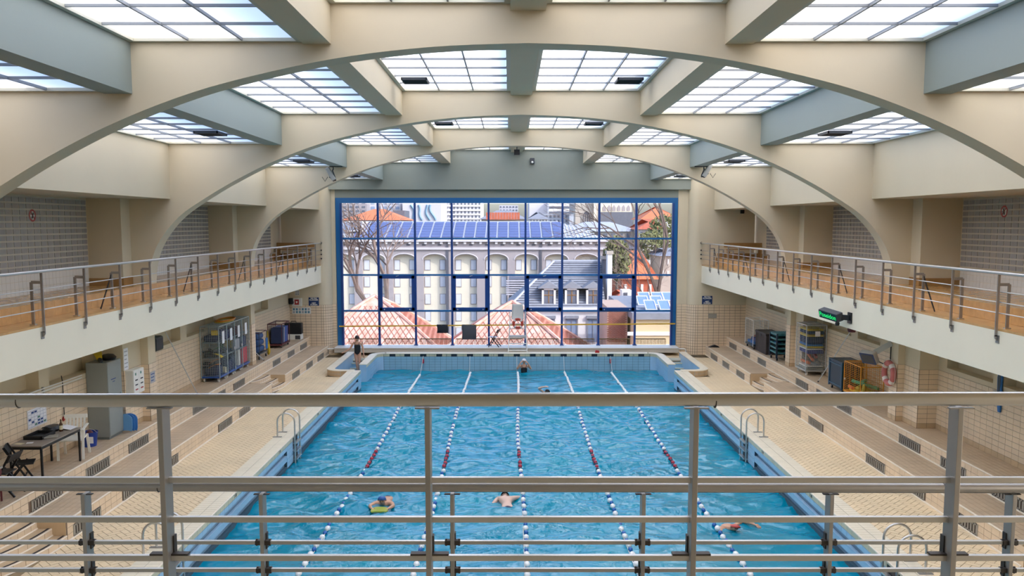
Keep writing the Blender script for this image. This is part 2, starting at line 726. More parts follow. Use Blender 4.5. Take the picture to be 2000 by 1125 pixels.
# pillars under the arches (structure, tiled to the same height)
def pier(name, s, x0, x1, y0, y1, zt=3.4):
    """x0 = pool side face"""
    p = struct(name, MB().box(x0, x1, y0, y1, 0.83, zt), 'plaster')
    e = .004
    MB().box(x0 - s * e, x1, y0 - e, y1 + e, 0.83, 2.345).build('tile_bed', 'grout', p)
    ya = y1 if s > 0 else y0
    tile_field(p, (x0 - s * e, ya, .97), (0, -s, 0), (0, 0, 1), y1 - y0, 1.375, .25, .125, 'tile_wall', limit=80)
    tile_field(p, (x0 - s * e, ya, .84), (0, -s, 0), (0, 0, 1), y1 - y0, .13, .25, .13, 'tile_plinth', limit=9, name='plinth_tile')
    xa = min(x0, x1)
    tile_field(p, (xa, y0 - e, .97), (1, 0, 0), (0, 0, 1), abs(x1 - x0), 1.375, .25, .125, 'tile_wall', limit=60)
    tile_field(p, (xa, y0 - e, .84), (1, 0, 0), (0, 0, 1), abs(x1 - x0), .13, .25, .13, 'tile_plinth', limit=9, name='plinth_tile')
    return p


for k, y in enumerate(ARCH_Y[1:]):
    if k < 2:
        pier('wall_pier_left_%d' % (2 * k), -1, -9.92, WL, y - .9, y + .1)
    pier('wall_pier_left_%d' % (2 * k + 1), -1, -9.72, WL, y + (.1 if k < 2 else .35), y + (.55 if k < 2 else .8))
    pier('wall_pier_right_%d' % (2 * k), 1, 10.02, WR, y - .7, y + .1)
    pier('wall_pier_right_%d' % (2 * k + 1), 1, 9.84, WR, y + .1, y + .55)

# ---- deck
def herringbone(parent, x0, x1, y0, y1, z, tw, m, limit, joint=.011):
    cells = []
    c45 = math.sqrt(.5)
    cx, cy = (x0 + x1) / 2, (y0 + y1) / 2
    R = int(((x1 - x0) + (y1 - y0)) / tw * .75) + 4
    for r in range(-R, R):
        for c in range(-R, R):
            d = (c - r) % 4
            if d == 0: ext = (2, 1)
            elif d == 3: ext = (1, 2)
            else: continue
            a, b = (c + ext[0] / 2) * tw, (r + ext[1] / 2) * tw
            px, py = cx + (a - b) * c45, cy + (a + b) * c45
            if not (x0 - .2 < px < x1 + .2 and y0 - .2 < py < y1 + .2):
                continue
            hx, hy = ext[0] * tw / 2 - joint / 2, ext[1] * tw / 2 - joint / 2
            q = [(px + (sx * hx - sy * hy) * c45, py + (sx * hx + sy * hy) * c45) for sx, sy in ((-1, -1), (1, -1), (1, 1), (-1, 1))]
            full = all(x0 <= p[0] <= x1 and y0 <= p[1] <= y1 for p in q)
            cells.append((math.hypot(px - CAM.x, py) if py > 13.9 else 999, px, py, ext, q, full))
    cells.sort(key=lambda t: t[0])
    me = MB().box(-tw + joint / 2, tw - joint / 2, -tw / 2 + joint / 2, tw / 2 - joint / 2, -.006, 0).mesh('deck_tile', m)
    big = MB()
    n = 0
    for d, px, py, ext, q, full in cells:
        if full and n < limit and d < 900:
            inst('deck_tile', me, parent, Matrix.Translation((px, py, z)) @ Matrix.Rotation(PI / 4 + (PI / 2 if ext[1] == 2 else 0), 4, 'Z'))
            n += 1
        else:
            pl = clip_poly(q, x0, x1, y0, y1)
            if len(pl) >= 3:
                k = len(pl)
                vs = [(p[0], p[1], z) for p in pl] + [(p[0], p[1], z - .006) for p in pl]
                big.add(vs, [tuple(range(k))] + [(i, k + i, k + (i + 1) % k, (i + 1) % k) for i in range(k)])
    b = big.build('deck_tile_field', m, parent, fix=False)
    b['kind'] = 'stuff'


fl = MB()
fl.box(WL, -PW - .3, 11, 39.3, -0.6, -0.006)
fl.box(PW + .3, WR, 11, 39.3, -0.6, -0.006)
fl.box(-PW - .4, PW + .4, PEND + .3, 39.3, -0.6, -0.006)
# the stair wells are cut out of the far corners
floor = None
fl = MB()
for s in (-1, 1):
    xo, xi = (WL, -7.5) if s < 0 else (7.5, WR)
    fl.box(xo, xi, 11, 39.3, -.6, -.006)
    xo, xi = (-7.5, -PW - .2) if s < 0 else (PW + .2, 7.5)
    fl.box(xo, xi, 11, 33.0, -.6, -.006)
fl.box(-7.5, 7.5, PEND + .2, 39.3, -.6, -.006)
floor = struct('floor', fl, 'grout_pale')
herringbone(floor, L1, -PW - .5, 12.6, 32.8, 0.0, .125, 'tile_deck', 300)
herringbone(floor, PW + .5, R1, 12.6, 32.8, 0.0, .125, 'tile_deck', 300)
herringbone(floor, L1, -7.58, 32.8, 38.45, 0.0, .125, 'tile_deck', 0)
herringbone(floor, 7.58, R1, 32.8, 38.45, 0.0, .125, 'tile_deck', 0)
tile_field(floor, (L1, PEND + .42, -.006), (1, 0, 0), (0, 1, 0), R1 - L1, 38.95 - PEND - .42, .25, .25, 'tile_deck_b', limit=90, name='deck_tile')


# ---- benches (two tiled tiers each side)
VY1 = [37.4, 35.3, 33.1, 26.7, 24.9, 20.8, 18.86, 16.76]
VY2 = [37.9, 35.7, 33.5, 28.9, 26.9, 25.2, 21.1, 19.0, 16.9]


def vent_grille(parent, x, s, ya, z, n=10):
    g = MB()
    ln, h = 1.03, .235
    g.box(x, x - s * .012, ya - ln, ya, z, z + .035)
    g.box(x, x - s * .012, ya - ln, ya, z + h - .035, z + h)
    for q in range(n + 1):
        yy = ya - ln + q * ln / n
        w = .03 if q in (0, n) else .02
        g.box(x, x - s * .012, yy - w, yy + w, z, z + h)
    o = g.build('vent_grille', 'vent_metal', parent)
    MB().box(x, x - s * .004, ya - ln, ya, z, z + h).build('vent_opening', 'vent_hole', o)


def bench(side, s, xf, xb, xw, notches):
    """s=-1 left, +1 right; xf lower riser, xb upper riser, xw wall"""
    mb = MB()
    mb.box(xb, xw, 11, FARW, -.3, .834)
    segs = []
    y = 11.0
    for a, c in sorted(notches):
        segs.append((y, a))
        y = c
    segs.append((y, FARW))
    for a, c in segs:
        if c - a > .05:
            mb.box(xf, xb, a, c, -.3, .414)
    root = struct('floor_bench_' + side, mb, 'grout')
    x0f, x0b = xf, xb
    skip1 = lambda yy: any(a < yy < c for a, c in notches)
    yst = FARW if s > 0 else 12.0
    Yof = (lambda a: FARW - a) if s > 0 else (lambda a: 12.0 + a)
    U = (0, -s, 0)
    ln = FARW - 12.0
    tile_field(root, (xf, yst, .0), U, (0, 0, 1), ln, .39, .25, .13, 'tile_bench', skip=lambda a, b: skip1(Yof(a)) or (b < .26 and any(v - 1.03 < Yof(a) < v for v in VY1)))
    tile_field(root, (xb, yst, .42), U, (0, 0, 1), ln, .39, .25, .13, 'tile_bench', skip=lambda a, b: (b < .26 and any(v - 1.03 < Yof(a) < v for v in VY2)))
    xa, xc = min(xf, xb), max(xf, xb)
    Yo2 = lambda b: 12.0 + b
    tile_field(root, (xa, 12.0, .414), (1, 0, 0), (0, 1, 0), xc - xa, ln, .128, .25, 'tile_tread', skip=lambda a, b: skip1(Yo2(b)), name='tread_tile')
    xa, xc = min(xb, xw), max(xb, xw)
    tile_field(root, (xa, 12.0, .834), (1, 0, 0), (0, 1, 0), xc - xa, ln, .128, .25, 'tile_tread', name='tread_tile', limit=250)
    for a, c in segs:
        if c > 12.1 and c - a > .05:
            t = MB()
            t.tube([(xf + s * .008, max(a, 12.0), .404), (xf + s * .008, c, .404)], .021, 8)
            t.tube([(xf - s * .002, max(a, 12.0), .004), (xf - s * .002, c, .004)], .028, 8)
            t.build('nosing', 'nosing', root, smooth=True)
    t = MB()
    t.tube([(xb + s * .008, 12.0, .824), (xb + s * .008, FARW, .824)], .021, 8)
    t.tube([(xb - s * .002, 12.0, .424), (xb - s * .002, FARW, .424)], .028, 8)
    t.build('nosing', 'nosing', root, smooth=True)
    for v in VY1:
        if not any(a - .1 < v - .5 < c + .1 for a, c in notches):
            vent_grille(root, xf - s * .006, s, v, .02)
    for v in VY2:
        vent_grille(root, xb - s * .006, s, v, .45)
    # curved steps let into the lower bench
    for a, c in notches:
        if c < 12.5: continue
        MB().box(xf, xb, c, c - .004, 0, .414).build('end_face', 'tile_plinth', root)
        for lv, (rx, ry, h) in enumerate(((.88, 2.1, .14), (.60, 1.75, .28), (.32, 1.4, .412))):
            n = 22
            arc = [(xb - s * rx * math.cos(t * PI / 2 / n), c - ry * math.sin(t * PI / 2 / n)) for t in range(n + 1)]
            poly = [(xb, c)] + arc
            arc_c = [p for p in arc if p[1] > a - .02]
            st = MB().prism(poly, 2, -.01, h - .004).build('curved_step', 'tile_plinth', root)
            MB().tube([(p[0] + s * .012, p[1], h - .012) for p in arc_c], .018, 6).build('nosing', 'nosing', st, smooth=True)
            MB().tube([(p[0] - s * .004, p[1], h - .136) for p in arc_c], .02, 6).build('foot_moulding', 'nosing', st, smooth=True)
            bs = MB()
            for i in range(len(arc_c) - 1):
                p, q = Vector((*arc_c[i], 0)), Vector((*arc_c[i + 1], 0))
                dn = Vector((s, 0, 0))
                p2, q2 = p + dn * .085, q + dn * .085
                p, q = p + dn * .04, q + dn * .04
                zz = h + .002
                bs.add([(p.x, p.y, zz), (q.x, q.y, zz), (q2.x, q2.y, zz), (p2.x, p2.y, zz)], [(0, 1, 2, 3)])
            bs.build('grip_strip', 'black_strip', st)
            # tread and riser tiles, one by one
            for i in range(0, len(arc_c) - 2, 2):
                p, q = Vector((*arc_c[i], 0)), Vector((*arc_c[i + 2], 0))
                dd = q - p
                g = MB().bar(p + dd * .03 + Vector((-s * .003, 0, h - .07)), q - dd * .03 + Vector((-s * .003, 0, h - .07)), .006, .1)
                g.build('riser_tile', 'tile_bench', st)
    return root


bench('left', -1, L1, L2, WL, [(29.3, 31.0), (13.3, 15.45)])
bench('right', 1, R1, R2, WR, [(29.5, 31.2), (11.9, 14.3)])

# ---- pool basin
basin = MB()
basin.box(-7.6, 7.6, 11, 38.0, -2.2, -1.9)
pool_floor = struct('floor_pool', basin, 'pool_floor')

LADDER_Y = 22.6


def pool_side(side, s):
    x = s * PW
    root = thing('wall_pool_' + side, None, None, kind='structure')
    blocks = [(11, 13.2), (21.9, 23.4), (32.4, 33.0)]       # solid parts between the gutter slots
    mb = MB()
    mb.box(x + s * .2, x + s * .5, 11, 33.0, -2, CURB - .006)          # back of the curb
    mb.box(x, x + s * .21, 11, 33.0, .0, CURB - .006)
    mb.box(x, x + s * .21, 11, 33.0, -2, -.42)
    mb.build('curb', 'blue_grout', root)
    sl = MB().box(x + s * .075, x + s * .205, 11, 33.0, -.43, 0).build('gutter_back', 'gutter_dark', root)
    lip = MB()
    lip.box(x, x + s * .05, 11, 33.0, -.28, -.13)
    lip.box(x - s * .012, x + s * .06, 11, 33.0, -.145, -.125)
    lip.build('gutter_lip', 'tile_blue_side', root)
    bl = MB()
    for a, c in blocks:
        bl.box(x, x + s * .2, a, c, -.46, 0.01)
    bl.build('gutter_block', 'blue_grout', root)
    U = (0, s, 0) if s < 0 else (0, -1, 0)
    yst = 33.0
    # tiles on the pool face: U runs so that the normal looks at the water
    if s < 0:
        o, U, V = (x, 12.0, 0), Vector((0, 1, 0)), Vector((0, 0, 1))
    else:
        o, U, V = (x, 33.0, 0), Vector((0, -1, 0)), Vector((0, 0, 1))
    ln = 21.0
    notch = lambda a: abs((12.0 + a if s < 0 else 33.0 - a) - LADDER_Y) < .0
    tile_field(root, (o[0], o[1], .115), U, V, ln, .115, .25, .115, 'tile_cream', limit=90, name='edge_tile')
    tile_field(root, (o[0], o[1], .0), U, V, ln, .115, .25, .115, 'tile_blue_side', limit=90, name='blue_tile')
    for a, c in blocks:
        if c < 12.5: continue
        a = max(a, 12.0)
        oo = (x, a, -.46) if s < 0 else (x, c, -.46)
        tile_field(root, oo, U, V, c - a, .46, .25, .125, 'tile_blue_side', limit=60, name='blue_tile')
    # coping tiles across the top of the curb
    xa = min(x, x + s * .5)
    tile_field(root, (xa, 12.0, CURB - .006), (1, 0, 0), (0, 1, 0), .5, 21.0, .25, .125, 'coping', limit=220, name='coping_tile')
    MB().tube([(x + s * .012, 12, CURB - .012), (x + s * .012, 33.0, CURB - .012)], .02, 8).build('coping_edge', 'nosing', root, smooth=True)
    e = MB().box(x + s * .5, x + s * .505, 11, 33, -.01, CURB - .01).build('outer_face', 'tile_plinth', root)
    # depth marks painted on the edge tiles
    for y, t in ((14.3, '3 50'), (17.7, '3 00'), (21.2, '2 50'), (25.5, '2 00')):
        text('depth_mark', t, .1, (x - s * .0075, y, .172), U, (0, 0, 1), 'dark_grey', root)
    return root


pool_side('left', -1)
pool_side('right', 1)

# far end wall of the pool
endw = struct('wall_pool_end', MB().box(-PW, PW, PEND, PEND + .4, -2, CURB - .006), 'blue_grout')
tile_field(endw, (-PW + .28, PEND, -.6), (1, 0, 0), (0, 0, 1), 2 * PW - .56, .71, .25, .118, 'tile_blue', limit=300, name='blue_tile')
tile_field(endw, (-PW + .28, PEND, .115), (1, 0, 0), (0, 0, 1), 2 * PW - .56, .115, .25, .115, 'tile_cream', limit=60, name='edge_tile')
MB().box(-PW + .3, PW - .3, PEND - .03, PEND + .42, CURB - .006, CURB + .02).build('coping', 'coping', endw, bevel=.008)
lane_x = [-5 * 1.0417 + 2.0833 * i for i in range(6)]
for i, x in enumerate(lane_x):
    for dx in (-.33, .33):
        MB().box(x + dx - .13, x + dx + .13, PEND - .012, PEND, .118, .228).build('lane_mark', 'black_tile', endw)
    text('lane_number', str(i + 1), .12, (x, PEND - .008, .172), (1, 0, 0), (0, 0, 1), 'dark_grey', endw)
for i in range(5):
    x = -4.1667 + 2.0833 * i
    MB().box(x - .14, x + .14, PEND - .012, PEND, .118, .228).build('lane_mark', 'black_tile', endw)


def path_wall(pts, th, z0, z1):
    """a wall of thickness th along a polyline in plan"""
    pts = [Vector((p[0], p[1], 0)) for p in pts]
    L, Rr = [], []
    for i, p in enumerate(pts):
        a = pts[max(i - 1, 0)]
        b = pts[min(i + 1, len(pts) - 1)]
        d = (b - a).normalized()
        nrm = Vector((-d.y, d.x, 0))
        L.append(p + nrm * th / 2)
        Rr.append(p - nrm * th / 2)
    mb = MB()
    n = len(pts)
    vs = [(p.x, p.y, z) for z in (z0, z1) for p in L] + [(p.x, p.y, z) for z in (z0, z1) for p in Rr]
    fs = []
    for i in range(n - 1):
        fs.append((i, i + 1, n + i + 1, n + i))
        fs.append((2 * n + i + 1, 2 * n + i, 3 * n + i, 3 * n + i + 1))
        fs.append((n + i, n + i + 1, 3 * n + i + 1, 3 * n + i))
        fs.append((i + 1, i, 2 * n + i, 2 * n + i + 1))
    fs.append((0, n, 3 * n, 2 * n))
    fs.append((n - 1, 3 * n - 1, 4 * n - 1, 2 * n - 1))
    mb.add(vs, fs)
    return mb


def arc2(cx, cy, r, a0, a1, n=10):
    return [(cx + r * math.cos(math.radians(a0 + (a1 - a0) * i / n)), cy + r * math.sin(math.radians(a0 + (a1 - a0) * i / n))) for i in range(n + 1)]


for side, s in (('left', -1), ('right', 1)):
    fx = lambda pts: [(p[0] * -s, p[1]) for p in pts]      # drawn for the left side
    # outer wall of the stair well, curling round to the pool edge
    pl = [(-7.47, 37.75), (-7.47, 33.65)] + arc2(-6.97, 33.45, .5, 180, 270, 10)[1:] + [(-6.9, 32.95), (-6.45, 32.95)]
    w = struct('wall_stair_' + side, path_wall(fx(pl), .27, -1.9, CURB - .006), 'tile_blue_side', smooth=True)
    w2 = path_wall(fx(pl), .31, CURB - .012, CURB + .014).build('coping', 'coping', w, smooth=True)
    # brown tiles on the outside of the curl
    outer = [(-7.61, 37.6), (-7.61, 33.65)] + arc2(-6.97, 33.45, .64, 180, 270, 8)[1:] + [(-6.7, 32.81)]
    outer = fx(outer)
    for i in range(1, len(outer) - 1):
        p, q = Vector((*outer[i], 0)), Vector((*outer[i + 1], 0))
        for j in range(2):
            MB().bar(p.lerp(q, .03) + Vector((0, 0, .055 + j * .112)), p.lerp(q, .97) + Vector((0, 0, .055 + j * .112)), .016, .105).build('tile', 'tile_plinth', w)
    # parapet between stair and pool, rounded into the end wall
    pl = [(-PW - .14, 34.3), (-PW - .14, 36.9)] + arc2(-PW + .36, 36.9, .5, 180, 90, 8)[1:]
    w = struct('wall_parapet_' + side, path_wall(fx(pl), .28, -1.9, CURB - .006), 'tile_blue_side', smooth=True)
    path_wall(fx(pl), .33, CURB - .012, CURB + .02).build('coping', 'coping', w, smooth=True)
    inn = fx([(-PW, 34.3), (-PW, 36.9)] + arc2(-PW + .36, 36.9, .36, 180, 90, 8)[1:])
    for i in range(len(inn) - 1):
        p, q = Vector((*inn[i], 0)), Vector((*inn[i + 1], 0))
        nn = max(1, round((q - p).length / .25))
        for c in range(nn):
            a, b = p.lerp(q, (c + .02) / nn), p.lerp(q, (c + .98) / nn)
            for j in range(7):
                zz = -.6 + .0594 + j * .1187
                MB().bar(a + Vector((0, 0, zz)), b + Vector((0, 0, zz)), .012, .112).build('blue_tile' if j < 6 else 'edge_tile', 'tile_blue_side' if j < 6 else 'tile_cream', w)
    # steps down into the water
    st = thing('floor_stair_' + side, None, None, kind='structure')
    xa, xb = (-7.34, -PW - .28) if s < 0 else (PW + .28, 7.34)
    for i in range(9):
        z = -.16 - i * .165
        y1 = 37.5 - i * .42
        MB().box(xa, xb, y1 - .42, y1, z - .3, z).build('step', 'tile_blue', st)
        MB().box(xa, xb, y1 - .44, y1 - .3, z - .03, z + .006).build('step_edge', 'tile_cream', st)
    MB().box(xa, xb, 37.42, 37.56, -.1, .008).build('step_edge', 'coping', st)

# ---- water
def water():
    rnd = random.Random(3)
    waves = []
    for i in range(40):
        lam = 0.24 * (6.5 ** rnd.random())
        th = PI / 2 + rnd.gauss(0, .55) + (PI if rnd.random() < .5 else 0)
        k = 2 * PI / lam
        amp = .0092 * lam ** .95 * rnd.uniform(.5, 1.2)
        waves.append((k * math.cos(th), k * math.sin(th), rnd.uniform(0, 2 * PI), amp))
    import numpy as np
    xs = np.arange(-7.32, 7.3201, .048)
    yv = np.arange(12.4, 37.22, .05)
    X, Y = np.meshgrid(xs, yv)
    wx = X + .12 * np.sin(1.3 * Y + .6 * X)
    wy = Y + .15 * np.sin(.9 * X - .5 * Y)
    Z = np.zeros_like(X)
    for kx, ky, ph, a in waves:
        s = np.sin(kx * wx + ky * wy + ph)
        Z += a * (s + .35 * s * s * s)
    patch = .65 + .35 * np.sin(.55 * X + .31 * Y + 1.0) * np.sin(.42 * Y - .6 * X + .4) + .25 * np.sin(.23 * Y + 2.0)
    Z *= patch
    Z += WATER
    ny, nx = X.shape
    me = bpy.data.meshes.new('water')
    co = np.stack([X, Y, Z], -1).reshape(-1, 3)
    me.vertices.add(nx * ny)
    me.vertices.foreach_set('co', co.ravel())
    idx = np.arange(nx * ny).reshape(ny, nx)
    q = np.stack([idx[:-1, :-1], idx[:-1, 1:], idx[1:, 1:], idx[1:, :-1]], -1).reshape(-1, 4)
    cx_, cy_ = X[:-1, :-1].reshape(-1) + .024, Y[:-1, :-1].reshape(-1)
    ax_ = np.abs(cx_)
    keep = (ax_ < PW - .0) | ((cy_ > 33.08) & (cy_ < 34.3)) | ((cy_ > 34.25) & (ax_ > PW + .28))
    q = q[keep]
    me.loops.add(q.size)
    me.loops.foreach_set('vertex_index', q.ravel())
    me.polygons.add(len(q))
    me.polygons.foreach_set('loop_start', np.arange(len(q)) * 4)
    me.polygons.foreach_set('use_smooth', np.ones(len(q), bool))
    me.update()
    me.validate()
    me.materials.append(M['water'])
    o = bpy.data.objects.new('pool_water', me)
    COL.objects.link(o)
    return tag(o, 'turquoise rippled water filling the swimming pool', 'water', kind='stuff')


water()

# ---- far wall: rounded tiled piers, lintel, sill
def far_pier(name, pts, face, lim):
    """pts: plan outline; face: the visible plan polyline for tiling"""
    w = struct(name, MB().prism(pts, 2, -.3, 9.7), 'plaster', smooth=True)
    seg = 0
    U0 = 0
    for i in range(len(face) - 1):
        p, q = Vector((*face[i], 0)), Vector((*face[i + 1], 0))
        d = (q - p)
        ln = d.length
        d.normalize()
        n = Vector((d.y, -d.x, 0))
        a = p + n * .003
        MB().bar(p + n * .001 + Vector((0, 0, 1.15)), q + n * .001 + Vector((0, 0, 1.15)), .006, 2.3).build('tile_bed', 'grout', w)
        tile_field(w, a + Vector((0, 0, 0)), d, (0, 0, 1), ln, 2.3, .25, .128, 'tile_wall', limit=lim if ln > .3 else 18, joint=.012)
    return w


la = arc2(-8.95, 38.95, .45, -90, 0, 7)
far_l = [(WL - .3, FARW), (-8.95, FARW)] + la[1:] + [(-8.32, 38.95), (-8.32, 39.35), (WL - .3, 39.35)]
far_pier('wall_far_left', far_l, [(WL, FARW), (-8.95, FARW)] + la[1:] + [(-8.34, 38.95)], 70)
ra = arc2(8.3, 38.95, .45, 180, 270, 7)
far_r = [(7.40, 39.35), (7.40, 38.95), (7.85, 38.95)] + ra[1:] + [(WR + .3, FARW), (WR + .3, 39.35)]
far_pier('wall_far_right', far_r, [(7.42, 38.95), (7.85, 38.95)] + ra[1:] + [(WR, FARW)], 70)
wf = struct('wall_far', MB().box(-8.32, 7.40, 38.95, 39.35, 7.18, 9.9), 'plaster_end_shade')
MB().box(-9.1, 8.5, 38.72, 39.0, 7.55, 9.75).build('ledge', 'plaster_end_shade', wf)
struct('trim_1', MB().box(-8.32, 7.40, 38.15, 39.4, .14, .34), 'sill', bevel=.015)
MB().box(-8.32, 7.40, 38.95, 39.35, -.3, .14).build('sill_base', 'sill_dark', bpy.data.objects['trim_1'])
MB().box(-8.32, 7.40, 38.12, 39.1, .335, .375).build('sill_cap', 'white_paint', bpy.data.objects['trim_1'], bevel=.01)

# ---- the big window
win = thing('window_1', None, None, kind='structure')
WX0, WX1, WZ0, WZ1 = -8.30, 7.38, .37, 7.18
fr = MB()
fr.box(WX0, WX0 + .24, 38.93, 39.12, WZ0, WZ1)
fr.box(WX1 - .2, WX1, 38.93, 39.12, WZ0, WZ1)
fr.box(WX0 + .24, WX1 - .2, 38.93, 39.12, WZ1 - .24, WZ1)
fr.build('outer_frame', 'blue_frame', win)
GX0, GX1 = WX0 + .24, WX1 - .2
GZ0, GZ1 = WZ0 + .02, WZ1 - .24
cols = [GX0 + (GX1 - GX0) * i / 9 for i in range(10)]
rowpx = [397, 466, 537, 607]
rows = [GZ1] + [at(1000, y, 39.0).z for y in rowpx[1:]] + [GZ0]
for x in cols:
    MB().box(x - .045, x + .045, 38.9, 39.08, GZ0 - .02, GZ1).build('mullion', 'blue_frame_dark', win)
for z in rows[1:-1]:
    MB().box(GX0, GX1, 38.94, 39.06, z - .04, z + .04).build('transom', 'blue_frame', win)
for i in range(9):
    for j in range(4):
        MB().box(cols[i] + .04, cols[i + 1] - .04, 39.0, 39.008, rows[j + 1] + .03, rows[j] - .03).build('pane', 'window_glass', win)
for i in (1, 3, 5, 7):
    x0, x1, z0, z1 = cols[i] + .04, cols[i + 1] - .04, rows[3] + .03, rows[2] - .03
    sa = MB()
    sa.box(x0, x1, 38.86, 38.98, z1 - .13, z1)
    sa.box(x0, x1, 38.86, 38.98, z0, z0 + .13)
    sa.box(x0, x0 + .13, 38.86, 38.98, z0, z1)
    sa.box(x1 - .13, x1, 38.86, 38.98, z0, z1)
    so = sa.build('sash', 'blue_frame_dark', win)
    h = MB()
    h.tube([((x0 + x1) / 2 - .02, 38.86, z1 - .02), ((x0 + x1) / 2 - .02, 38.78, z1 - .02), ((x0 + x1) / 2 + .1, 38.76, z1 + .02)], .014, 6)
    h.box(x0 + .2, x0 + .24, 38.82, 38.87, z0 + .02, z0 + .07)
    h.box(x1 - .24, x1 - .2, 38.82, 38.87, z0 + .02, z0 + .07)
    h.build('catch', 'grey_plastic', so)
for x in cols[1:-1]:
    MB().box(x - .09, x + .09, 38.85, 39.1, GZ0 - .03, GZ0 + .02).build('foot_plate', 'blue_frame_dark', win)

# ---- galleries
def gallery(side, s, xe, xw):
    root = thing('floor_gallery_' + side, None, None, kind='structure')
    MB().box(xe, xw, 4.0, FARW + .1, 3.32, 4.10).build('slab', 'plaster_fascia', root)
    MB().box(xe + s * .0, xe + s * .12, 4.0, FARW, 4.10, 4.14).build('edge_board', 'wood_floor', root)
    xr = xe + s * .62
    n = int((FARW - 11) / .2)
    # strip of floor and the raised wooden tier, board by board
    pl = MB().box(xe + s * .12, xr, 4.0, FARW, 4.08, 4.135).build('floor_strip', 'wood_floor', root)
    me = MB().box(-.098, .098, -.6, .6, -.02, 0).mesh('plank', 'wood_floor')
    MB().box(xr, xw, 4.0, FARW, 4.1, 4.42).build('tier', 'wood_floor', root)
    wd = abs(xw - xr)
    nx = max(1, round(wd / .2))
    k = 0
    bw = wd / nx
    me = MB().box(-bw / 2 + .002, bw / 2 - .002, -.66, .66, -.015, 0).mesh('plank', 'wood_floor')
    for i in range(nx):
        y = 12.6 + (.66 if i % 2 else 0)
        while y < FARW - .7:
            inst('plank', me, root, Matrix.Translation((xr + s * (i + .5) * bw, y, 4.45)))
            y += 1.325
    rl = MB()
    y = 12.0
    while y < FARW - .3:
        rl.box(xr - s * .012, xr, y + .002, y + .298, 4.14, 4.44)
        y += .3
    rl.build('riser_panel', 'wood_floor', root)
    wl = struct('wall_gallery_' + side, MB().box(xw, xw + s * .4, 4.0, 39.3, 4.1, 7.0), 'plaster')
    for k, y in enumerate(ARCH_Y[1:]):
        b0, b1 = y + .85, (list(ARCH_Y[1:]) + [38.35])[k + 1] - .55
        if k == 2: b1 = 37.3
        wb = struct('window_gallery_%s_%d' % (side, k + 1), MB().box(xw - s * .012, xw + s * .05, b0, b1, 4.93, 6.6), 'block_joint')
        U = (0, 1, 0) if s < 0 else (0, -1, 0)
        o = (xw - s * .012, b0 if s < 0 else b1, 4.93)
        tile_field(wb, o, U, (0, 0, 1), b1 - b0, 1.66, .26, .14, 'glass_block', joint=.038, th=.012, name='glass_block')
        tile_field(wl, (xw, b0 if s < 0 else b1, 4.45), U, (0, 0, 1), b1 - b0, .45, .15, .15, 'white_paint', joint=.006, name='base_tile', limit=60)
        # pier behind the arch
        x2 = s * 10.0
        pr = struct('wall_pier_%s_up_%d' % (side, k), MB().box(x2, xw, y - .5, y + .5, 4.4, 6.7), 'plaster')
        bb = MB()
        bb.box(x2 - s * .02, xw, y - .53, y + .53, 4.44, 4.64)
        bb.build('baseboard', 'wood_dark', pr)
    struct('baseboard_' + side, MB().box(xw - s * .03, xw, FARW - 1.4, FARW, 4.44, 4.66), 'wood_dark')
    fb = MB().box(xe + s * .7, xw, FARW - .03, FARW, 4.44, 4.66)
    fb.build('far_board', 'wood_dark', bpy.data.objects['baseboard_' + side])
    return root


gallery('left', -1, BL, GL)
gallery('right', 1, BR, GR)
# bay nearest the camera also has its block wall
for side, s, xw in (('left', -1, GL), ('right', 1, GR)):
    b0, b1 = 13.9, 21.15

# ================================================================== OUTSIDE THE WINDOW
mat('city_grey', 'A9A2A4', 0.8, var=0.05, vscale=.4)
mat('city_cream', 'E9E2CE', 0.8, var=0.03, vscale=.4)
mat('city_white', 'EDEBEA', 0.7)
mat('city_pale', 'CFCDD2', 0.8, var=0.04, vscale=.2)
mat('city_dark', '5A5C66', 0.7)
mat('slate', '8D929C', 0.6, var=0.1, vscale=3)
mat('slate_dark', '666A76', 0.65, var=0.1, vscale=2)
mat('zinc', 'B4BAC4', 0.45, var=0.05, vscale=.6)
mat('solar', '5B689A', 0.25, var=0.06, vscale=.5)
mat('solar_bright', '7E9CD0', 0.2)
mat('orange_roof', 'D67E56', 0.8, var=0.1, vscale=1.5)
mat('red_roof', 'BF6A50', 0.8, var=0.12, vscale=1.5)
mat('city_window', '6E7482', 0.2)
mat('blind_window', 'D5DBE4', 0.3)
mat('window_blue', '8FA0BC', 0.2)
mat('brick_joint', 'C0A898', 0.9)
mat('brick', '96604F', 0.85, var=0.2, vscale=6)
mat('stone', 'BBB3A8', 0.85, var=0.08, vscale=.5)
mat('beige_wall', 'DCC9A2', 0.8, var=0.05, vscale=.5)
mat('bark', '6B5F58', 0.9, var=0.15, vscale=2)
mat('leaf', '6F7349', 0.8, var=0.25, vscale=1.5)
mat('twig', '7A6A62', 0.9)
mat('mural_blue', '86A6BC', 0.8)
mat('ground_out', '8C8A80', 0.9, var=0.1, vscale=.1)
mat('gold_rail', 'BD9242', 0.5)


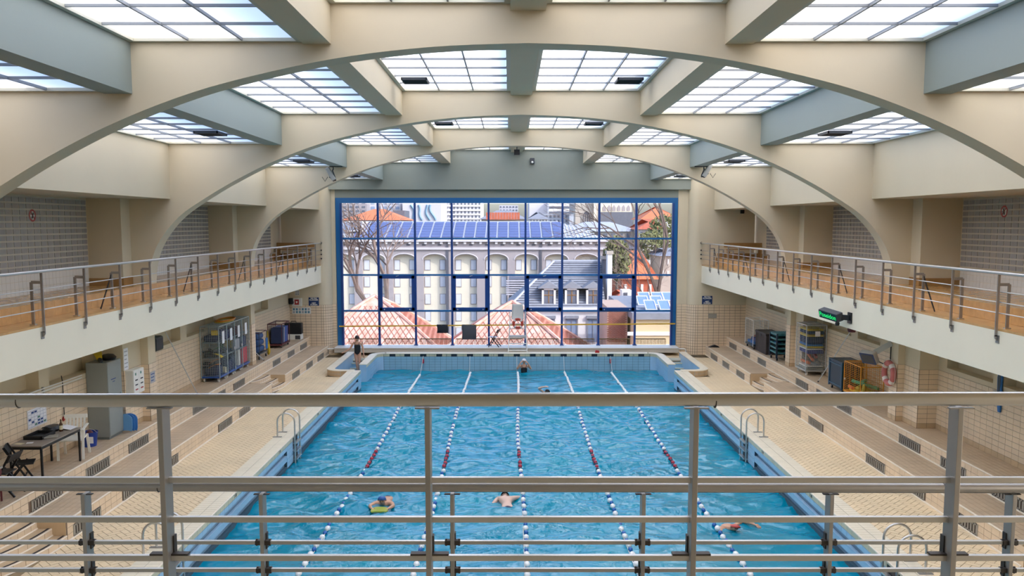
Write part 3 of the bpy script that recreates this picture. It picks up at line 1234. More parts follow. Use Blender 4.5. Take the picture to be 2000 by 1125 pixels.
def m_terracotta():
    m = bpy.data.materials.new('terracotta')
    m.use_nodes = True
    nt = m.node_tree
    b = nt.nodes['Principled BSDF']
    b.inputs['Roughness'].default_value = .8
    geo = nt.nodes.new('ShaderNodeNewGeometry')
    n = nt.nodes.new('ShaderNodeTexNoise')
    n.inputs['Scale'].default_value = 1.6
    n.inputs['Detail'].default_value = 6
    nt.links.new(geo.outputs['Position'], n.inputs['Vector'])
    rp = nt.nodes.new('ShaderNodeValToRGB')
    rp.color_ramp.elements[0].color = (*lin('D6A08C'), 1)
    rp.color_ramp.elements[0].position = .3
    rp.color_ramp.elements[1].color = (*lin('ECC6B6'), 1)
    rp.color_ramp.elements[1].position = .7
    nt.links.new(n.outputs[0], rp.inputs[0])
    nt.links.new(rp.outputs[0], b.inputs['Base Color'])
    M['terracotta'] = m


m_terracotta()
struct('ground', MB().box(-160, 160, 41, 420, -16.5, -16), 'ground_out')

# ---- balustrade just outside the glass
bal = thing('balustrade', 'low golden balustrade of thin upright bars just outside the big window', 'railing')
for i in range(9):
    a, c = cols[i] + .12, cols[i + 1] - .12
    q = MB()
    q.box(a, c, 39.62, 39.66, .56, .6)
    q.box(a, c, 39.62, 39.66, .2, .24)
    n = 22
    for j in range(n + 1):
        x = a + (c - a) * j / n
        q.box(x - .012, x + .012, 39.625, 39.655, .24, .57)
    q.build('railing_panel', 'gold_rail', bal)
MB().box(-8.3, 7.4, 39.4, 39.9, -.2, .2).build('ledge', 'sill_dark', bal)


# ---- tiled pyramid roofs below the window
def pyramid_roof(label, apex, half, drop, rot, flare=.35):
    c = thing('tiled_roof', label, 'roof', loc=(apex.x, apex.y, apex.z - drop), rz=rot)
    lev = 26
    body = MB()
    prof = [(half * (t ** (1 - flare * .3)), drop * (1 - t)) for t in [i / 10 for i in range(11)]]
    for k in range(4):
        R = Matrix.Rotation(k * PI / 2, 3, 'Z')
        vs, fs = [], []
        for h, z in prof:
            vs.append(R @ Vector((-h, -h, z)))
            vs.append(R @ Vector((h, -h, z)))
        for i in range(10):
            fs.append((2 * i, 2 * i + 1, 2 * i + 3, 2 * i + 2))
        body.add(vs, fs)
    body.build('roof_body', 'terracotta', c)
    # rows of diamond tiles, raised edges as real strips
    st = MB()
    fr = bpy.data.materials.get('terracotta_joint') or mat('terracotta_joint', 'A87060', .9)
    step = .42
    for k in (0, 1, 3):
        R = Matrix.Rotation(k * PI / 2, 3, 'Z')
        sl = math.hypot(half, drop)
        n = int(2 * half / step)
        nrm = R @ Vector((0, -drop, half)).normalized()
        for sgn in (-1, 1):
            for i in range(-n, n + 1):
                seg = []
                for q in range(0, 13):
                    t = q / 12
                    x = i * step + sgn * (t * half * .62)
                    hh = half * (t ** (1 - flare * .3))
                    if abs(x) < hh - .02:
                        seg.append(R @ Vector((x, -hh, drop * (1 - t))) + nrm * .012)
                if len(seg) > 1:
                    for a, b in zip(seg[:-1], seg[1:]):
                        st.bar(a, b, .045, .03, nrm)
    o = st.build('tile_joints', 'terracotta_joint', c, fix=False)
    o['kind'] = 'stuff'
    rg = MB()
    for k in range(4):
        R = Matrix.Rotation(k * PI / 2, 3, 'Z')
        rg.tube([R @ Vector((-h, -h, z + .05)) for h, z in prof], .13, 6)
    rg.build('ridge_tiles', 'terracotta', c, smooth=True)
    return c


pyramid_roof('pale terracotta tiled roof peak outside the left window bays', at(733, 578, 64), 10.5, 8.0, .06)
pyramid_roof('terracotta tiled roof peak behind the lifeguard chair', at(1000, 590, 62), 10.2, 7.6, -.08)

# ---- long barracks with arched recesses and solar roof
FY = 110.0
fz = lambda y: at(1000, y, FY).z
fxx = lambda x: at(x, 437, FY).x
bar = thing('barracks', 'long grey building with tall arched white recesses and solar panels on its roof', 'building', loc=(0, FY, -16))
OFF = Vector((0, -FY, 16))
xl, xr = fxx(600), fxx(1187)
mb = MB()
zt = fz(470)
mb.box(xl, xr, FY + .8, FY + 16, -16, zt)
bays = [668, 728, 788, 848, 909, 969, 1028, 1087, 1146]
hw = fxx(1022) - fxx(1000)
zc, zs = fz(497), fz(507)


def up(o):
    o.location = (0, -FY, 16)
    return o


# front skin with arched openings: piers and spandrels
edges = [xl]
sk = MB()
prev = xl
for b in bays:
    cx_ = fxx(b)
    sk.box(prev, cx_ - hw, FY, FY + .82, -16, zt)
    n = 10
    arc = [(cx_ - hw * math.cos(PI * i / n), zs + (zc - zs) * math.sin(PI * i / n)) for i in range(n + 1)]
    sk.prism(arc + [(cx_ + hw, zt), (cx_ - hw, zt)], 1, FY, FY + .82)
    prev = cx_ + hw
sk.box(prev, xr, FY, FY + .82, -16, zt)
up(sk.build('facade', 'city_grey', bar))
up(mb.build('recess_wall', 'city_cream', bar))
tr = MB()
for b in bays:
    cx_ = fxx(b)
    n = 10
    tr.tube([(cx_ - (hw + .12) * math.cos(PI * i / n), FY - .02, zs + (zc - zs + .12) * math.sin(PI * i / n)) for i in range(n + 1)], .07, 5)
up(tr.build('arch_trim', 'city_pale', bar))
ww, wh = .32, .62
for b in bays:
    for sx in (-15, 15):
        for y in (518, 551, 585, 618, 651):
            X, Z = fxx(b + sx), fz(y)
            w = MB().box(X - ww - .09, X + ww + .09, FY + .74, FY + .82, Z - wh - .09, Z + wh + .09).build('window', 'city_grey', bar)
            up(w)
            MB().box(X - ww, X + ww, FY + .7, FY + .76, Z - wh, Z + wh).build('pane', 'blind_window', w)
co = MB()
co.box(xl, xr + .4, FY - .5, FY + .3, fz(472), fz(466))
co.box(xl, xr + .2, FY - .25, FY + .1, fz(487.5), fz(483.5))
up(co.build('cornice', 'city_pale', bar))
de = MB()
x = fxx(662)
k = 0
vh = MB()
while x < xr - .5:
    de.box(x - .16, x + .16, FY - .32, FY, fz(476.5), fz(472))
    if k % 2 == 0:
        vh.box(x + .55, x + 1.0, FY - .06, FY + .02, fz(479.5), fz(477))
    x += 1.02
    k += 1
tag(up(de.build('dentils', 'city_white', bar)), kind='stuff')
tag(up(vh.build('frieze_vents', 'city_dark', bar)), kind='stuff')
dp = MB()
for q in (874, 1057):
    up(MB().box(fxx(q) - .12, fxx(q) + .12, FY - .2, FY, -16, fz(474)).build('downpipe', 'city_dark', bar))
dp = None
# roof
rz0, rz1 = zt + .1, at(1000, 432, FY + 8).z
rxe = at(1087, 432, FY + 8).x
ro = MB()
ro.add([(xl, FY - .5, rz0), (xr + .5, FY - .5, rz0), (rxe, FY + 8, rz1), (xl, FY + 8, rz1), (xr + .5, FY + 16.5, rz0), (xl, FY + 16.5, rz0)],
       [(0, 1, 2, 3), (1, 4, 2), (2, 4, 5, 3), (0, 3, 5), (0, 5, 4, 1)])
up(ro.build('roof', 'zinc', bar))
A, Bv = Vector((0, FY - .5, rz0)), Vector((0, FY + 8, rz1))
nrm = Vector((0, -(rz1 - rz0), 8.5)).normalized()
sb = MB()
for gx in [730 + 22 * i for i in range(-2, 17)]:
    X = fxx(gx) + .05
    if X + 1.5 > rxe + 2.2: break
    for r in range(6):
        t0, t1 = .12 + r * .135, .12 + r * .135 + .117
        p, q = A.lerp(Bv, t0) + nrm * .12, A.lerp(Bv, t1) + nrm * .12
        sp_ = MB().add([(X, p.y, p.z), (X + 1.22, p.y, p.z), (X + 1.22, q.y, q.z), (X, q.y, q.z),
                        (X, p.y, p.z - .08), (X + 1.22, p.y, p.z - .08), (X + 1.22, q.y, q.z - .08), (X, q.y, q.z - .08)],
                       [(0, 1, 2, 3), (0, 4, 5, 1), (1, 5, 6, 2), (2, 6, 7, 3), (3, 7, 4, 0), (7, 6, 5, 4)]).build('solar_panel', 'solar', bar)
        up(sp_)
sm = MB()
for i in range(14):
    t = i / 13
    top_ = Vector((rxe, FY + 8, rz1)).lerp(Vector((xr + .5, FY - .5, rz0)), t * .97 + .01)
    sm.bar(top_ + Vector((0, -.02, .06)), Vector((top_.x + .3, FY - .45, rz0 + .08)), .06, .06)
up(sm.build('roof_seam', 'city_white', bar))
dl = MB()
a, b = at(668, 450, FY + 1), at(705, 450, FY + 1)
dl.box(a.x, b.x, FY + 2, FY + 7, at(0, 452, FY + 2).z, at(0, 432, FY + 2).z)
dm = up(dl.build('roof_lantern', 'city_white', bar))
for i in range(4):
    q = a.x + (b.x - a.x) * (i + .1) / 4
    MB().box(q, q + (b.x - a.x) * .2, FY + 1.9, FY + 2.02, at(0, 449, FY + 2).z, at(0, 434, FY + 2).z).build('pane', 'window_blue', dm)


# ---- the town behind
def far_block(name, label, cat, x0, x1, ytop, Y, depth, wall, rows=0, colsn=0, wmat='city_window', ww=.55, wh=.6, roof=None, ybot=None, group=None):
    p, q = at(x0, ytop, Y), at(x1, ytop, Y)
    o = thing(name, label, cat, loc=((p.x + q.x) / 2, Y, -16), group=group)
    w, h = q.x - p.x, p.z + 16
    MB().box(-w / 2, w / 2, 0, depth, 0, h).build('wall', wall, o)
    if rows:
        hb = at(x0, ybot or 440, Y).z + 16
        ch, cw = (h - hb) / rows, w / colsn
        me = MB().box(-cw * ww / 2, cw * ww / 2, -.12, .02, -ch * wh / 2, ch * wh / 2).mesh('window', wmat)
        for r in range(rows):
            for c in range(colsn):
                inst('window', me, o, Matrix.Translation((-w / 2 + (c + .5) * cw, 0, hb + (r + .5) * ch)))
    if roof:
        rm, yr, over = roof
        zr = at(x0, yr, Y).z + 16
        rb = MB()
        rb.add([(-w / 2 - over, -over, h), (w / 2 + over, -over, h), (w / 2 + over, depth + over, h), (-w / 2 - over, depth + over, h),
                (-w / 2 + depth * .3, depth / 2, zr), (w / 2 - depth * .3, depth / 2, zr)],
               [(0, 1, 5, 4), (1, 2, 5), (2, 3, 4, 5), (3, 0, 4), (3, 2, 1, 0)])
        rb.build('roof', rm, o)
    return o


o = far_block('apartment_block', 'tall white apartment block with a grid of small windows', 'building', 862, 940, 385, 232, 20, 'city_white', 6, 11, 'city_window', .42, .5, ybot=436)
for r in range(6):
    MB().box(-(at(940, 0, 230).x - at(862, 0, 230).x) / 2, (at(940, 0, 230).x - at(862, 0, 230).x) / 2, -.5, 0, o.children[0].dimensions.z * 0 + 16 + at(0, 395 + r * 8.3, 230).z, 16 + at(0, 394 + r * 8.3, 230).z).build('balcony', 'city_white', o)
o = far_block('grey_block', 'plain pale grey gable wall with a faded blue painting', 'building', 786, 861, 380, 205, 20, 'city_pale')
mu = MB()
for k, (px0, px1) in enumerate(((802, 812), (815, 826), (832, 838), (840, 848))):
    pts = []
    for i in range(9):
        t = i / 8
        q = at(px0 + (px1 - px0) * t + 3 * math.sin(5 * t + k), 400 + 30 * t, 204.8)
        pts.append((q.x - o.location.x, -.15, q.z + 16))
    mu.tube(pts, .28, 5)
mu.build('faded_painting', 'mural_blue', o)
far_block('office_tower', 'grey office block with blue glass behind the orange roof', 'building', 722, 782, 380, 215, 20, 'city_pale', 5, 5, 'window_blue', .6, .5, ybot=432)
far_block('office_tower', 'hazy grey block at the far left of the window', 'building', 655, 716, 384, 240, 18, 'city_grey', 6, 5, 'city_window', .5, .4, ybot=432)
o = far_block('orange_house', 'grey gabled house with a broad orange tiled roof above the solar panels', 'house', 672, 786, 430, 150, 14, 'city_grey', roof=('orange_roof', 407, .6))
far_block('dark_house', 'small dark slate block beside the orange roof', 'house', 768, 790, 411, 165, 8, 'slate_dark')
far_block('slate_house', 'grey slate house with a row of red chimney pots', 'house', 940, 1026, 428, 170, 10, 'stone', roof=('slate', 410, .5))
pots = MB()
o = bpy.data.objects['slate_house']
for i in range(12):
    q = at(952 + i * 5.5, 424, 168)
    pots.box(q.x - .25 - o.location.x, q.x + .25 - o.location.x, -2.5, -2, q.z + 15.5, q.z + 16.9)
pots.build('chimney_pots', 'red_roof', o)
far_block('hotel', 'distant grey office roofs against the hazy sky', 'building', 975, 1012, 401, 280, 25, 'city_pale', 3, 6, 'city_window', .5, .4, ybot=420)
far_block('slab_block', 'grey concrete tower right of the hazy sky gap', 'building', 1034, 1076, 370, 250, 25, 'city_pale', 0, 0)
o = far_block('office_building', 'modern white building with dark horizontal window bands', 'building', 1072, 1124, 390, 240, 22, 'city_white', 4, 1, 'city_window', .98, .42, ybot=430)
far_block('slate_house', 'low slate roofed houses with white dormers in front of the concrete tower', 'house', 1034, 1070, 428, 184, 8, 'city_white', 1, 6, 'city_window', .4, .5, roof=('slate', 414, .5), ybot=434)
far_block('flat_block', 'bluish glass roofed block below the white office building', 'building', 1056, 1118, 418, 200, 14, 'zinc', 2, 8, 'city_window', .5, .5, ybot=436)
# church
ch = far_block('church', 'grey stone church end with a tall pointed window', 'church', 1124, 1168, 380, 190, 20, 'stone')
gw = MB()
q = at(1145, 437, 190).x - ch.location.x
z0, z1 = at(0, 436, 190).z + 16, at(0, 411, 190).z + 16
hw2 = 1.0
pl = [(q - hw2, z0), (q + hw2, z0), (q + hw2, z0 + (z1 - z0) * .6), (q + hw2 * .6, z0 + (z1 - z0) * .85), (q, z1), (q - hw2 * .6, z0 + (z1 - z0) * .85), (q - hw2, z0 + (z1 - z0) * .6)]
wnd = gw.prism(pl, 1, -.1, .05).build('pointed_window', 'city_dark', ch)
tc = MB()
for dx in (-.5, 0, .5):
    tc.box(q + dx - .06, q + dx + .06, -.18, -.08, z0, z0 + (z1 - z0) * .7)
tc.tube([(p[0], -.12, p[1]) for p in pl], .13, 5, closed=True)
tc.build('tracery', 'stone', wnd)
MB().box((at(1163, 0, 190).x - ch.location.x), (at(1167, 0, 190).x - ch.location.x), -1.2, 0, 0, at(0, 380, 190).z + 16).build('buttress', 'city_cream', ch)
# cream gothic flank
cf = far_block('stone_hall', 'cream stone hall with pointed arches and pinnacles', 'church', 1172, 1234, 386, 200, 20, 'city_cream')
for i in range(6):
    px = 1180 + i * 9.4
    q = at(px, 437, 200).x - cf.location.x
    z0, z1 = at(0, 412, 200).z + 16, at(0, 400, 200).z + 16
    MB().prism([(q - .4, z0), (q + .4, z0), (q + .4, z1 - .6), (q, z1), (q - .4, z1 - .6)], 1, -.1, .02).build('pointed_window', 'city_grey', cf)
    if i > 1:
        b0 = at(0, 432, 200).z + 16
        MB().prism([(q - .75, b0), (q + .75, b0), (q, z0 - .2)], 1, -1.4, -1.0).build('gable', 'city_white', cf)
far_block('dark_nave', 'dark slate aisle below the cream stone hall', 'church', 1172, 1236, 414, 196, 1.4, 'slate_dark')
# zinc roof block behind the barracks on the right
zb = far_block('zinc_roofed_block', 'long low block with pale zinc roof right of the solar panels', 'building', 1100, 1250, 452, 140, 14, 'stone', 1, 10, 'city_window', .5, .5, roof=('zinc', 433, .4), ybot=468)
for px, t in ((1118, 418), (1132, 440), (1154, 444)):
    q = at(px, 445, 139)
    MB().box(q.x - .35 - zb.location.x, q.x + .35 - zb.location.x, 1, 1.7, at(0, 455, 139).z + 16, at(0, t, 139).z + 16).build('roof_flue', 'zinc', zb)
far_block('dormer_house', 'dark slate roofed house with a white dormer beside the barracks corner', 'house', 1186, 1240, 486, 118, 10, 'city_dark', roof=('slate_dark', 468, .5))
o = far_block('brown_tiled_house', 'orange tiled house with white windows behind the bare branches', 'house', 1214, 1278, 545, 100, 10, 'red_roof', 1, 4, 'city_white', .3, .5, roof=('orange_roof', 492, .5), ybot=585)
far_block('pale_house', 'pale house with white framed windows behind the right tree', 'house', 1290, 1330, 500, 112, 8, 'stone', 2, 4, 'city_white', .35, .45, roof=('slate', 486, .4), ybot=545)
far_block('red_roof_house', 'far house with red tiled roof at the right edge of the window', 'house', 1256, 1325, 428, 160, 12, 'city_white', roof=('orange_roof', 403, .6))
far_block('red_roof_house', 'smaller red roofed house below the far red roof', 'house', 1248, 1300, 448, 135, 10, 'city_white', 1, 5, 'city_window', .4, .5, roof=('red_roof', 428, .5), ybot=470)
# chimneys next to the mansard house
for lab, x0, x1, yt, Yc, mm in (('tall white chimney rising right of the slate mansard roof', 1187, 1196, 490, 76, 'city_white'), ('dark slate chimney stack left of the white chimney', 1177, 1186, 500, 77.5, 'slate_dark')):
    c = far_block('chimney', lab, 'chimney', x0, x1, yt, Yc, 1.2, mm)
    w = c.children[0].dimensions.x
    zt_ = at(0, yt, Yc).z + 16
    MB().box(-(at(x1, 0, Yc).x - at(x0, 0, Yc).x) / 2 - .1, (at(x1, 0, Yc).x - at(x0, 0, Yc).x) / 2 + .1, -.1, 1.3, zt_ - .3, zt_).build('chimney_cap', 'stone', c)

# ---- slate mansard house
MY = 75.0
mz = lambda y: at(1000, y, MY).z
mx_ = lambda x: at(x, 437, MY).x
mh = thing('mansard_house', 'white house with slate mansard roof and three gabled dormers', 'house', loc=(0, MY, -16))


def upm(o):
    o.location = (0, -MY, 16)
    return o


x0, x1 = mx_(996), mx_(1184)
upm(MB().box(x0, x1, MY, MY + 9, -16, mz(603)).build('wall', 'city_white', mh))
upm(MB().box(x0 - .2, x1 + .2, MY - .35, MY + .2, mz(606), mz(600)).build('cornice', 'city_white', mh))
rt, rb_ = mz(514), mz(601)
xt0 = mx_(1087)
yt = MY + 4.2
rf = MB().add([(x0 - .2, MY - .3, rb_), (x1, MY - .3, rb_), (x1, yt, rt), (xt0, yt, rt), (x0 - .2, MY + 9, rb_), (x1, MY + 9, rb_)],
              [(0, 1, 2, 3), (0, 3, 4), (1, 5, 2), (3, 2, 5, 4)])
roof_o = upm(rf.build('roof', 'slate', mh))
sl = MB()
for i in range(1, 20):
    t = i / 20
    a = Vector((x0 - .2, MY - .3, rb_)).lerp(Vector((xt0, yt, rt)), t)
    b = Vector((x1, MY - .3, rb_)).lerp(Vector((x1, yt, rt)), t)
    sl.bar(a + Vector((0, -.03, .02)), b + Vector((0, -.03, .02)), .04, .05)
sl.build('slate_courses', 'slate_dark', roof_o)
MB().tube([(x0 - .2, MY - .3, rb_), (xt0, yt, rt), (x1, yt, rt)], .12, 6).build('ridge_cap', 'zinc', roof_o)
for i, cx_ in enumerate((1072.5, 1118, 1160)):
    X = mx_(cx_)
    zb0, zb1, zp = mz(596), mz(563), mz(549)
    d = upm(MB().prism([(X - .62, zb0), (X + .62, zb0), (X + .62, zb1), (X - .62, zb1)], 1, MY + .2, MY + 4).build('dormer', 'slate_dark', mh))
    MB().prism([(X - .98, zb1 - .02), (X + .98, zb1 - .02), (X, zp)], 1, MY - .1, MY + 5.2).build('dormer_roof', 'slate', d)
    f = MB()
    f.box(X - .62, X - .44, MY + .05, MY + .25, zb0, zb1)
    f.box(X + .44, X + .62, MY + .05, MY + .25, zb0, zb1)
    f.box(X - .62, X + .62, MY + .05, MY + .25, zb1 - .16, zb1)
    f.build('dormer_frame', 'city_white', d)
    MB().box(X - .44, X + .44, MY + .14, MY + .2, zb0, zb1 - .16).build('pane', 'city_window', d)
    g = MB()
    g.box(X - .03, X + .03, MY + .1, MY + .16, zb0, zb1 - .16)
    g.box(X - .44, X + .44, MY + .1, MY + .16, (zb0 + zb1) / 2 + .1, (zb0 + zb1) / 2 + .16)
    g.build('glazing_bar', 'wood_dark', d)
    w0, w1 = mz(668), mz(623)
    w = upm(MB().box(X - .46, X + .46, MY - .03, MY + .05, w0, w1).build('window', 'window_blue', mh))
    g = MB()
    g.box(X - .62, X + .62, MY - .25, MY, w1 + .05, w1 + .3)
    g.box(X - .56, X - .44, MY - .1, MY, w0, w1 + .1)
    g.box(X + .44, X + .56, MY - .1, MY, w0, w1 + .1)
    g.box(X - .03, X + .03, MY - .08, MY, w0, w1)
    g.build('window_frame', 'slate', w)

# ---- grey louvred roof in front of the barracks
lo = thing('plant_room', 'small grey louvred plant room behind the second terracotta peak', 'building', loc=(0, 88, -16))
p, q = at(994, 545, 88), at(1040, 545, 88)
o = MB().box(p.x, q.x, 0, 5, 0, p.z + 16).build('wall', 'slate_dark', lo)
for i in range(7):
    MB().box(p.x - .3, q.x, -.25, 0, at(0, 549 + i * 4.4, 88).z + 15.96, at(0, 548 + i * 4.4, 88).z + 16.05).build('louvre', 'city_pale', lo)

# ---- brick wall, beige box with panels, small tiled roof
bw = thing('brick_building', 'brown brick gable end right of the mansard house', 'building', loc=(0, 60, -16))
p, q = at(1186, 600, 60), at(1226, 600, 60)
MB().box(p.x, q.x, 0, 6, 0, at(0, 600, 60).z + 16).build('wall', 'brick_joint', bw)
bk = MB()
zb = at(0, 668, 60).z + 16
r = 0
while zb < at(0, 601, 60).z + 16:
    xx = p.x + (.0 if r % 2 else .11)
    while xx < q.x - .2:
        bk.box(xx, xx + .2, -.015, .01, zb, zb + .065)
        xx += .22
    zb += .08
    r += 1
bo = bk.build('bricks', 'brick', bw, fix=False)
bo['kind'] = 'stuff'
bx_ = thing('beige_annex', 'flat roofed beige annex with roof edge at the lower right of the window', 'building', loc=(0, 58, -16))
p, q = at(1240, 611, 58), at(1330, 611, 58)
MB().box(p.x, q.x, 0, 14, 0, p.z + 15.6).build('wall', 'beige_wall', bx_)
MB().box(p.x - .2, q.x, -.2, 14, p.z + 15.55, p.z + 16).build('roof_edge', 'slate', bx_)
MB().box(p.x - .5, q.x, -.1, 0, at(0, 655, 58).z + 16, at(0, 648, 58).z + 16).build('band', 'city_white', bx_)
for r, (yy, xs_) in enumerate(((601, (1262, 1290)), (589, (1247, 1275)), (578, (1250, 1276, 1298)))):
    for k, px in enumerate(xs_):
        Yp = 59.5 + r * 3.6
        a = at(px, yy, Yp)
        b = at(px + 21, yy, Yp)
        pn = thing('solar_panel', ['tilted blue solar panel on the annex roof, %s row, %s' % (('nearest', 'middle', 'farthest')[r], ('left', 'right', 'rightmost')[k])][0], 'solar panel', loc=(a.x, Yp, p.z), group='solar panels on the beige annex')
        w = b.x - a.x
        z1 = .55
        MB().add([(0, 0, .06), (w, 0, .06), (w + .1, 1.9, z1), (.1, 1.9, z1), (0, 0, 0), (w, 0, 0), (w + .1, 1.9, z1 - .06), (.1, 1.9, z1 - .06)],
                 [(0, 1, 2, 3), (7, 6, 5, 4), (0, 4, 5, 1), (1, 5, 6, 2), (2, 6, 7, 3), (3, 7, 4, 0)]).build('panel', 'solar_bright', pn)
        MB().tube([(0, 0, .07), (w, 0, .07), (w + .1, 1.9, z1 + .01), (.1, 1.9, z1 + .01)], .045, 5, closed=True).build('rim', 'city_white', pn)
tr_ = far_block('tiled_lean_to', 'low red tiled roof with an air conditioner beside the annex', 'house', 1192, 1242, 598, 76, 5, 'red_roof', roof=('red_roof', 570, .3))
ac = far_block('air_conditioner', 'white air conditioning box on the tiled lean-to', 'air conditioner', 1215, 1234, 568, 74, 1.5, 'city_white')
for ch_ in list(ac.children):
    bpy.data.objects.remove(ch_)
q = at(1215, 590, 74)
q2 = at(1234, 567, 74)
ac.location = ((q.x + q2.x) / 2, 74, q.z)
w = (q2.x - q.x) / 2
MB().box(-w, w, 0, 1.6, 0, q2.z - q.z).build('casing', 'city_white', ac)
MB().box(-w * .75, w * .1, -.04, 0, .1, q2.z - q.z - .2).build('fan_grille', 'city_dark', ac)


# ---- trees
def bare_tree(label, base, height, seed, spread=.55, depth=6, tip=None, leafy=False, r0=.28):
    rnd = random.Random(seed)
    root = thing('bare_tree', label, 'tree', loc=base)
    trunk, br = MB(), MB()
    tips = []

    def grow(p, d, ln, r, lv):
        pts = [p]
        q = p
        dd = d
        for i in range(3):
            dd = (dd + Vector((rnd.uniform(-1, 1), rnd.uniform(-1, 1), rnd.uniform(-.3, .6))) * .14).normalized()
            q = q + dd * ln / 3
            pts.append(q)
        (trunk if lv < 2 else br).tube(pts, [r, r * .9, r * .8, r * .68], 5 if lv < 3 else 3, caps=False)
        if lv >= depth:
            tips.append(q)
            return
        n = 3 if lv in (1, 2, 3) else 2
        for k in range(n + (1 if lv > 2 and rnd.random() < .5 else 0)):
            ax = dd.orthogonal()
            ax.rotate(Matrix.Rotation(rnd.uniform(0, 2 * PI), 3, dd))
            nd = dd.copy()
            nd.rotate(Matrix.Rotation(rnd.uniform(.5, 1.1) * spread, 3, ax))
            grow(q if k < 2 else pts[2], nd, ln * rnd.uniform(.62, .85), r * .6, lv + 1)
    grow(Vector((0, 0, 0)), Vector((0, 0, 1)), height * .36, r0, 0)
    trunk.build('trunk', 'bark', root, fix=False)
    o = br.build('branches', 'twig', root, fix=False)
    o['kind'] = 'stuff'
    return root, tips


q = at(708, 660, 58)
bare_tree('bare plane tree with knobbly trunk in the leftmost window bays', Vector((q.x - .6, 70, -9)), 17.5, 5, .62, 6, r0=.42)
q = at(1288, 660, 64)
bare_tree('bare branching tree in the rightmost window bay', Vector((at(1292, 600, 80).x, 80, -8)), 20, 11, .6, 6, r0=.3)
q = at(1262, 600, 90)
bare_tree('smaller bare tree behind the solar panels on the annex', Vector((q.x, 90, -11)), 15, 23, .7, 6, r0=.2)


def leafy(label, px, py, Y, rx, rz, seed):
    rnd = random.Random(seed)
    c = at(px, py, Y)
    root = thing('leafy_tree', label, 'tree', loc=(c.x, Y, -16))
    lf = MB()
    for i in range(900):
        v = Vector((rnd.gauss(0, 1), rnd.gauss(0, 1), rnd.gauss(0, 1))).normalized() * rnd.uniform(.55, 1)
        p = Vector((v.x * rx, v.y * rx, c.z + 16 + v.z * rz))
        a = Vector((rnd.uniform(-1, 1), rnd.uniform(-1, 1), rnd.uniform(-1, 1))).normalized() * .28
        b = a.orthogonal().normalized() * .2
        lf.add([p - a, p + b, p + a, p - b], [(0, 1, 2, 3)])
    o = lf.build('foliage', 'leaf', root, fix=False)
    o['kind'] = 'stuff'
    MB().tube([(0, 0, 0), (.1, 0, c.z + 16)], [.3, .15], 6).build('trunk', 'bark', root)


leafy('green shrubby tree between the barracks and the orange tiled house', 1204, 505, 98, 1.6, 2.6, 1)
leafy('yellow green tree crown behind the right bare tree', 1278, 478, 125, 3.4, 2.2, 2)
leafy('dull green bushes below the far red roofs', 1302, 450, 130, 3.0, 2.6, 3)

# ================================================================== RAILINGS
def onz(x, y, z):
    a = (x - PX) / FPX
    b = -(y - PY) / FPX
    d = Vector((a, math.cos(PITCH) + b * math.sin(PITCH), -math.sin(PITCH) + b * math.cos(PITCH)))
    return CAM + d * ((z - CAM.z) / d.z)


# tiers of the end gallery that carry the two railings (below the frame)
eg = struct('floor_gallery_end', MB().box(-11, 11, -3.9, 3.7, 3.9, 4.2), 'plaster')
MB().box(-11, 11, 3.7, 5.1, 3.1, 3.45).build('lower_tier', 'plaster', eg)

NY_ = 3.4
near = thing('railing', 'nearest brushed steel railing crossing the whole foreground', 'railing', loc=(0, NY_, 4.2))


def loc0(o, root):
    o.location = -root.location
    return o


zt = at(1000, 783, NY_).z
hx0, hx1 = -3.4, 3.2
h = loc0(MB().tube([(hx0, NY_, zt), (hx1, NY_, zt + .012)], .0285, 20).build('handrail', 'steel', near, smooth=True), near)
for px in (38, 1396):
    X = at(px, 783, NY_).x
    MB().tube([(X - .002, NY_, zt), (X + .002, NY_, zt)], .0293, 20).build('joint_ring', 'steel_dark', h, smooth=True)
zsl = [at(1000, y, NY_ + .04).z for y in (937, 1014, 1089)]
zsl.append(zsl[2] - .157)
for z in zsl:
    loc0(MB().box(hx0, hx1, NY_ + .03, NY_ + .052, z - .012, z + .012).build('rail_bar', 'steel', near, bevel=.002), near)
for px in (318, 836, 1357, 1869):
    X = at(px, 950, NY_).x
    p = loc0(MB().box(X - .011, X + .011, NY_ - .005, NY_ + .075, 4.2, zt - .026).build('post', 'steel_dull', near, bevel=.002), near)
    MB().box(X - .05, X + .05, NY_ - .012, NY_ + .012, zt - .032, zt - .027).build('saddle', 'steel_dull', p)
    MB().box(X - .08, X + .08, NY_ + .028, NY_ + .06, zsl[2] + .013, zsl[2] + .02).build('bracket', 'steel_dark', p)
    MB().box(X - .017, X + .017, NY_ + .05, NY_ + .08, zsl[2] - .02, zsl[2] + .09).build('bracket', 'steel_dark', p)

SY = 4.76
sec = thing('railing', 'second steel railing just beyond the nearest one, with dark clamps', 'railing', loc=(0, SY, 3.45))
zt = at(1000, 955, SY).z
h = loc0(MB().tube([(-4.4, SY, zt + .02), (4.4, SY, zt)], .0285, 20).build('handrail', 'steel_dull', sec, smooth=True), sec)
MB().tube([(at(310, 950, SY).x, SY, zt + .01), (at(310, 950, SY).x + .004, SY, zt + .01)], .0293, 20).build('joint_ring', 'steel_dark', h)
MB().tube([(at(1842, 950, SY).x, SY, zt + .006), (at(1842, 950, SY).x + .004, SY, zt + .006)], .0293, 20).build('joint_ring', 'steel_dark', h)
zs2 = [at(1000, y, SY).z for y in (1059, 1113)]
zs2.append(zs2[1] - .157)
px2 = (170, 514, 884, 1255, 1619, 1972)
xs2 = [at(x, 1050, SY).x for x in px2]
ends = [-4.4] + xs2 + [4.4]
for z in zs2:
    for a, b in zip(ends[:-1], ends[1:]):
        loc0(MB().box(a + .03, b - .03, SY - .01, SY + .012, z - .011, z + .011).build('rail_bar', 'steel', sec, bevel=.002), sec)
